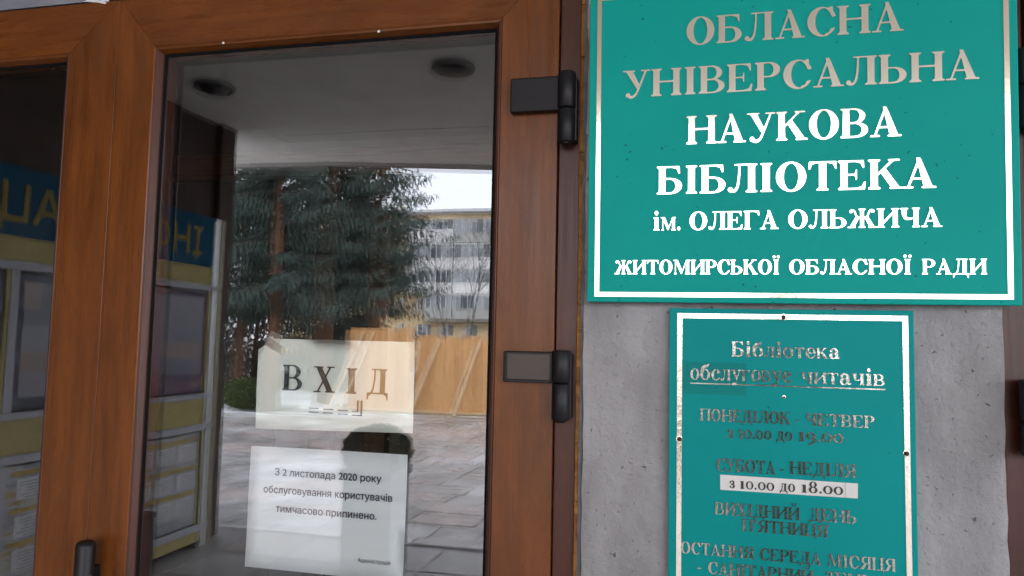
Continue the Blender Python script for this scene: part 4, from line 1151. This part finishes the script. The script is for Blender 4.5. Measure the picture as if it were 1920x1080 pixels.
# ------------------------------------------------------------------ spruces
def spruce_mesh(H, Rr, base, seed, dens=1.0):
    rs = np.random.RandomState(seed); V = []; F = []; WV = MB()
    z = base
    def quad(a, b, c): 
        n = len(V); V.extend((a, b, c)); F.append((n, n + 1, n + 2))
    while z < H - .25:
        fr = (z - base) / (H - base)
        L = Rr * (1 - fr) ** .85 + .25
        for b in range(rs.randint(4, 7)):
            az = rs.uniform(0, 2 * math.pi); l = L * rs.uniform(.55, 1.25); dr = rs.uniform(.18, .42)
            dx, dy = math.cos(az), math.sin(az)
            pts = []
            for t_ in np.linspace(0, 1, 7):
                pts.append(np.array([dx * l * t_, dy * l * t_, z + .12 * l * t_ - dr * l * math.sin(t_ * 1.9) * t_ * .9 + .22 * l * max(0, t_ - .7) ** 1.3]))
            pts = np.array(pts)
            WV.tube(pts[:: 2], [.035 * (1 - fr * .6), .02, .012, .006], 4, False)
            nt_ = int(l / .085 * dens)
            for k in range(nt_):
                t_ = (k + rs.uniform(0, 1)) / nt_
                if t_ < .12: continue
                i = min(int(t_ * 6), 5); u = t_ * 6 - i; p = pts[i] * (1 - u) + pts[i + 1] * u
                for sd in (-1, 1):
                    sl = (.20 + .42 * (1 - t_) * min(l / 2.2, 1.2)) * rs.uniform(.6, 1.25)
                    side = np.array([-dy * sd, dx * sd, 0]) * rs.uniform(.35, .9) + np.array([dx, dy, 0]) * rs.uniform(.1, .6)
                    hang = -rs.uniform(.35, 1.5)
                    d = side + np.array([0, 0, hang]); d /= np.linalg.norm(d)
                    q0 = p
                    ns = 4
                    for s_ in range(ns):
                        q1 = q0 + d * sl / ns; d = d + np.array([0, 0, -.15]); d /= np.linalg.norm(d)
                        for w__ in range(2):
                            wd = rs.normal(size=3); wd -= (wd @ d) * d; wd /= np.linalg.norm(wd)
                            ww = rs.uniform(.014, .036)
                            quad(q0 - d * .01 + wd * ww * .2, q0 + wd * ww + d * .05, q1 + d * .05)
                            quad(q0 - wd * ww + d * .04, q0 + wd * ww * .1, q1 + d * .03 - wd * ww * .6)
                        q0 = q1
        z += rs.uniform(.20, .34)
    me = bpy.data.meshes.new('crown'); me.from_pydata([tuple(v) for v in V], [], F)
    wm = WV.mesh('branches')
    return me, wm
def trunk_mesh(H, r, seed):
    rs = random.Random(seed); n = 9
    return MB().tube([(rs.uniform(-.05, .05) * (i > 0), rs.uniform(-.05, .05) * (i > 0), H * i / (n - 1)) for i in range(n)], [r * (1.25 if i == 0 else 1) * (1 - .9 * i / (n - 1)) for i in range(n)], 12).mesh('trunk', smooth=True)
SPA = [spruce_mesh(11.5, 2.4, 2.9, 5, 1.25), spruce_mesh(11.0, 2.3, 3.1, 9, 1.25), spruce_mesh(12.0, 3.1, .5, 21, .55), spruce_mesh(11.6, 2.35, 3.7, 33, .7)]
TRK = [trunk_mesh(11.6, .20, 1), trunk_mesh(11.1, .19, 2), trunk_mesh(12.0, .22, 3), trunk_mesh(11.6, .23, 4)]
for i in range(4):
    SPA[i][0].materials.append(SPR if i != 2 else SPR2); SPA[i][1].materials.append(TWIG); TRK[i].materials.append(BARK)
def spruce(x, y, k, rz, label, sc=1.0):
    t = empty('spruce_tree', (x, y, PZ), (0, 0, rz)); t.scale = (sc, sc, sc)
    tag(t, label, 'tree', 'spruces across the plaza')
    link('trunk', TRK[k], None, t); link('crown', SPA[k][0], None, t); link('branches', SPA[k][1], None, t)
spruce(-10.45, -16.1, 1, .4, 'spruce with bare reddish trunk, leftmost of the three mirrored above the upper notice')
spruce(-10.05, -18.3, 0, 1.9, 'tall spruce whose reddish trunk is the middle one of the three in the glass')
spruce(-9.0, -19.6, 3, 4.3, 'spruce rising behind the left end of the hoarding, branches reaching over the sky', 1.0)
spruce(-16.2, -24.5, 2, .2, 'dense dark spruce reaching the ground beyond the leftmost bare trunk')
spruce(-13.9, -27.0, 2, 2.2, 'dense dark spruce filling the gap between the left and middle trunks', 1.1)
spruce(-12.0, -25.5, 2, 3.6, 'dense dark spruce behind the end of the hoarding, left of the apartment block', .95)
spruce(-13.2, -18.8, 0, 5.2, 'spruce whose crown fills the upper left of the tree reflection')
spruce(-17.5, -21.0, 2, 1.0, 'dense dark spruce farthest left, partly hidden by the dark wall reflection', .9)

# bare trees in front of the apartment block
def bare_tree(seed, H):
    rs = random.Random(seed); mb = MB()
    def grow(p, d, L, r, lev):
        if lev > 6 or r < .004: return
        q = p + d * L
        mb.tube([p, q], [r, r * .72], 4 if lev > 2 else 6, False)
        n = 2 if lev < 1 else rs.choice((2, 3, 3))
        for _ in range(n):
            nd_ = (d + Vector((rs.uniform(-.7, .7), rs.uniform(-.7, .7), rs.uniform(-.15, .5)))).normalized()
            grow(q, nd_, L * rs.uniform(.62, .86), r * rs.uniform(.5, .72), lev + 1)
    grow(Vector((0, 0, 0)), Vector((.03, 0, 1)), H * .26, .10, 0)
    return mb.mesh('branches')
BT = [bare_tree(4, 11), bare_tree(12, 10)]
for m_ in BT: m_.materials.append(TWIG)
for i, (x, y, k, rz, lab) in enumerate(((-12.6, -42, 0, .3, 'bare leafless tree in front of the apartment block, nearest the hinge side'), (-15.6, -46, 1, 2.1, 'bare leafless tree before the white balconies of the apartment block'))):
    o = link('bare_tree', BT[k], None, None, (x, y, PZ)); o.rotation_euler = (0, 0, rz); tag(o, lab, 'tree', 'bare trees by the apartment block')

# ------------------------------------------------------------------ apartment block
BY = -75.0
bl = empty('apartment_block', (-23, BY, PZ)); tag(bl, 'beige five storey apartment block with white glazed balconies, mirrored in the glass', 'building')
WALLM = mottled('beige_render', (.42, .31, .17), (.52, .39, .225), 1.2, .85, .2, .02, gen='World')
WW = plain('white_balcony', (.66, .65, .66), .6); FRM = plain('white_window_frame', (.55, .55, .56), .5); GRYB = plain('grey_balcony', (.34, .34, .33), .6)
PANE = plain('dark_window_pane', (.035, .045, .06), .12); CURT = plain('light_pane', (.28, .30, .33), .3)
def bb(name, x0, x1, y0, y1, z0, z1, mat, par=None, **kw):
    q = MB().box(x0 + 23, x1 + 23, y0, y1, z0 - PZ, z1 - PZ).obj(name, mat, par or bl, **kw); return q
bb('wall', -46, -11.5, -12, 0, PZ, 15.55, WALLM)
bb('roof', -46.4, -11.2, -12.4, .45, 15.56, 15.95, mottled('roof_edge', (.20, .20, .21), (.30, .30, .31), 2, .8, .2, gen='World'))
for x in (-42, -33, -19): bb('chimney', x, x + .9, -5, -4, 15.95, 17.2, WALLM)
def window(x, z, w_, h, n=2):
    f = MB()
    f.box(x + 23 - w_ / 2, x + 23 + w_ / 2, .0, .05, z - PZ, z - PZ + .07).box(x + 23 - w_ / 2, x + 23 + w_ / 2, .0, .05, z + h - PZ - .07, z + h - PZ)
    for i in range(n + 1):
        xx = x + 23 - w_ / 2 + (w_ - .07) * i / n; f.box(xx, xx + .07, .0, .05, z - PZ + .072, z - PZ + h - .072)
    o_ = f.obj('window', FRM, bl)
    for i in range(n):
        a = x + 23 - w_ / 2 + .07 + (w_ - .07) * i / n; b = a + (w_ - .07) / n - .07
        q = MB().box(a, b, .003, .02, z - PZ + .075, z - PZ + h - .075).obj('pane', rnd.choice((PANE, PANE, CURT)), o_)
    q = MB().box(x + 23 - w_ / 2 - .06, x + 23 + w_ / 2 + .06, .001, .14, z - PZ - .07, z - PZ - .005).obj('sill', WW, o_)
FLZ = [1.85, 4.65, 7.4, 10.15, 12.95]
for k, z in enumerate(FLZ):
    for x in (-44.2, -41.5, -38.8, -36.4, -34.4, -32.4, -30.35): window(x, z, .95 if x < -34 else .75, 1.35, 2)
    if k == 0:
        for x, w_ in ((-27.6, 1.7), (-24.9, 1.5), (-22.1, 1.4), (-19.2, 1.4)): window(x, z, w_, 1.35, 3 if w_ > 1.6 else 2)
    if k == 1: window(-28.2, z, .7, 1.35, 2)
    for x in (-16.6, -14.2, -12.6): window(x, z, 1.3, 1.35, 2)
def balcony(x0, x1, z, mat, glazed=True, npan=5, tall=False):
    d = 1.2; zb = z - PZ - .95; X0, X1 = x0 + 23, x1 + 23
    o_ = MB().box(X0, X1, .001, d, zb, zb + .16).obj('balcony', mat, bl)
    top = zb + (1.12 if not tall else 1.45)
    m_ = MB().box(X0, X1, d, d + .06, zb - .02, top).box(X0, X0 + .06, .002, d - .002, zb + .162, top).box(X1 - .06, X1, .002, d - .002, zb + .162, top)
    m_.obj('parapet', mat, o_)
    if glazed:
        f = MB(); f.box(X0, X1, d - .03, d + .03, zb + 2.52, zb + 2.62)
        for i in range(npan + 1):
            xx = X0 + (X1 - X0 - .07) * i / npan; f.box(xx, xx + .07, d - .03, d + .03, top + .002, zb + 2.518)
        f.obj('frame', FRM, o_)
        for i in range(npan):
            a = X0 + .07 + (X1 - X0 - .07) * i / npan; b = X0 + (X1 - X0 - .07) * (i + 1) / npan
            MB().box(a + .002, b - .002, d - .01, d + .01, top + .004, zb + 2.516).obj('pane', rnd.choice((PANE, CURT, CURT)), o_)
        MB().box(X0, X1, .002, d + .1, zb + 2.622, zb + 2.69).obj('cover', mat, o_)
for k, z in enumerate(FLZ):
    if k == 0: continue
    if k >= 2: balcony(-29.3, -24.15, z + .1, WW, True, 8, k == 4)
    else: balcony(-27.2, -24.15, z + .1, GRYB, True, 5)
    balcony(-24.0, -18.3, z + .1, GRYB if k in (1, 4) else WW, True, 7)

# ------------------------------------------------------------------ the photographer (mirrored darkly in the foil letters)
def person():
    t = empty('person', (.345, -1.54, FL)); t.scale = (1.0, 1.0, 1.08); tag(t, 'person in dark winter jacket and trousers holding up a phone before the signs', 'person')
    CO = plain('dark_jacket', (.018, .018, .022), .8); SK = plain('skin', (.42, .25, .18), .55); HR = plain('dark_hair', (.02, .014, .01), .7); TR = plain('dark_trousers', (.014, .015, .02), .85)
    def skin(name, pts, edges, radii, root, mat, sub=2):
        me = bpy.data.meshes.new(name); me.from_pydata(pts, edges, []); q = link(name, me, mat, t)
        sk = q.modifiers.new('skin', 'SKIN'); sk.use_smooth_shade = True
        for i, r_ in enumerate(radii):
            me.skin_vertices[0].data[i].radius = r_ if hasattr(r_, '__len__') else (r_, r_)
        me.skin_vertices[0].data[root].use_root = True
        sb_ = q.modifiers.new('sub', 'SUBSURF'); sb_.levels = sub; sb_.render_levels = sub
        return q
    # body: pelvis, spine, neck, head, arms raised to the phone, legs
    P = [(0, 0, .92), (0, -.01, 1.12), (0, -.01, 1.32), (0, 0, 1.44), (0, .01, 1.50), (0, .02, 1.60), (0, .02, 1.70),
         (-.19, 0, 1.40), (-.30, .10, 1.27), (-.41, .28, 1.46), (-.445, .34, 1.58),
         (.19, 0, 1.40), (.20, .20, 1.24), (-.06, .32, 1.42), (-.225, .36, 1.59),
         (-.10, 0, .88), (-.11, .02, .48), (-.12, -.01, .08), (-.13, .14, .04),
         (.10, 0, .88), (.11, .02, .48), (.12, -.01, .08), (.14, .14, .04)]
    Ed = [(0, 1), (1, 2), (2, 3), (3, 4), (4, 5), (5, 6), (2, 7), (7, 8), (8, 9), (9, 10), (2, 11), (11, 12), (12, 13), (13, 14), (0, 15), (15, 16), (16, 17), (17, 18), (0, 19), (19, 20), (20, 21), (21, 22)]
    rd = [(.20, .14), (.20, .13), (.215, .135), (.10, .09), (.058, .058), (.08, .095), (.072, .085), .072, .056, .045, .028, .072, .056, .045, .028, .095, .065, .05, .04, .095, .065, .05, .04]
    skin('body', P, Ed, rd, 0, CO)
    # face, hair, hands
    hm = MB().lathe([(.0001, -.115), (.04, -.105), (.066, -.06), (.078, 0), (.080, .04), (.066, .09), (.035, .115), (.0001, .122)], seg=24)
    q = hm.obj('face', SK, t, smooth=True, merge=True); q.location = (0, .045, 1.62); q.scale = (1, 1.12, 1)
    q = MB().lathe([(.0001, .135), (.05, .122), (.082, .08), (.092, .02), (.088, -.04), (.07, -.06)], seg=24).obj('hair', HR, t, smooth=True); q.location = (0, .022, 1.63)
    for s_ in (-1, 1):
        q = MB().lathe([(.0001, -.008), (.010, 0), (.0001, .008)], seg=12).obj('eye', BLACKP, t, smooth=True); q.location = (s_ * .03, .131, 1.635)
        q = MB().lathe([(.0001, -.03), (.012, 0), (.0001, .03)], seg=10).obj('ear', SK, t, smooth=True); q.location = (s_ * .084, .03, 1.62)
    q = MB().lathe([(.0001, .025), (.009, .0), (.014, -.018), (.0001, -.026)], seg=12).obj('nose', SK, t, smooth=True); q.location = (0, .138, 1.605)
    q = MB().box(-.022, .022, .127, .132, 1.565, 1.573).obj('mouth', plain('lips', (.3, .12, .1), .5), t, bevel=.002)
    for hx, hy, hz, s_ in ((-.435, .365, 1.60, 1), (-.235, .375, 1.61, -1)):
        Pp = [(hx, hy - .02, hz - .03), (hx, hy, hz + .01), (hx + .012 * s_, hy + .005, hz + .035)]; ee = [(0, 1), (1, 2)]; rr = [.024, .030, .024]
        for f_ in range(4):
            b = len(Pp); fz = hz + .045 - f_ * .019
            Pp += [(hx - .004 * s_, hy + .008, fz), (hx - .001 * s_, hy + .024, fz + .002), (hx + .017 * s_, hy + .029, fz + .003), (hx + .031 * s_, hy + .025 - .002 * f_, fz + .003)]
            ee += [(1, b), (b, b + 1), (b + 1, b + 2), (b + 2, b + 3)]; rr += [.010, .0095, .0085, .0075]
        b = len(Pp); Pp += [(hx + .016 * s_, hy - .01, hz + .0), (hx + .034 * s_, hy - .004, hz + .02)]; ee += [(1, b), (b, b + 1)]; rr += [.0115, .009]
        skin('hand', Pp, ee, rr, 1, SK, 1)
    hd_ = MB().lathe([(.0001, .165), (.07, .150), (.120, .10), (.146, .03), (.150, -.05), (.150, -.13), (.19, -.20), (.20, -.24)], seg=28).obj('hood', CO, t, smooth=True)
    hd_.location = (0, -.045, 1.63); hd_.scale = (1, .95, 1)
    cf = MB().tube([(math.cos(a_) * .118, .085, 1.62 + math.sin(a_) * .150) for a_ in [2 * math.pi * i / 20 for i in range(21)]], [.026 + .006 * math.sin(i * 2.4) for i in range(21)], 8).obj('hood_trim', HR, t, smooth=True)
    # shoes
    for s_ in (-1, 1):
        q = MB().box(-.05, .05, -.09, .19, 0, .09).obj('shoe', BLACKP, t, bevel=.03, seg=3); q.location = (s_ * .125, 0, 0)
    return t
person()
ph = empty('phone', (.045, -1.185, 1.585)); tag(ph, 'black phone held up by the photographer in front of the signs', 'phone')
q = MB().box(-.078, .078, -.004, .004, -.037, .037).obj('body', BLACKP, ph, bevel=.003)
q = MB().box(-.072, .072, -.0046, -.0041, -.033, .033).obj('screen', plain('screen_glass', (.02, .02, .022), .1), ph)
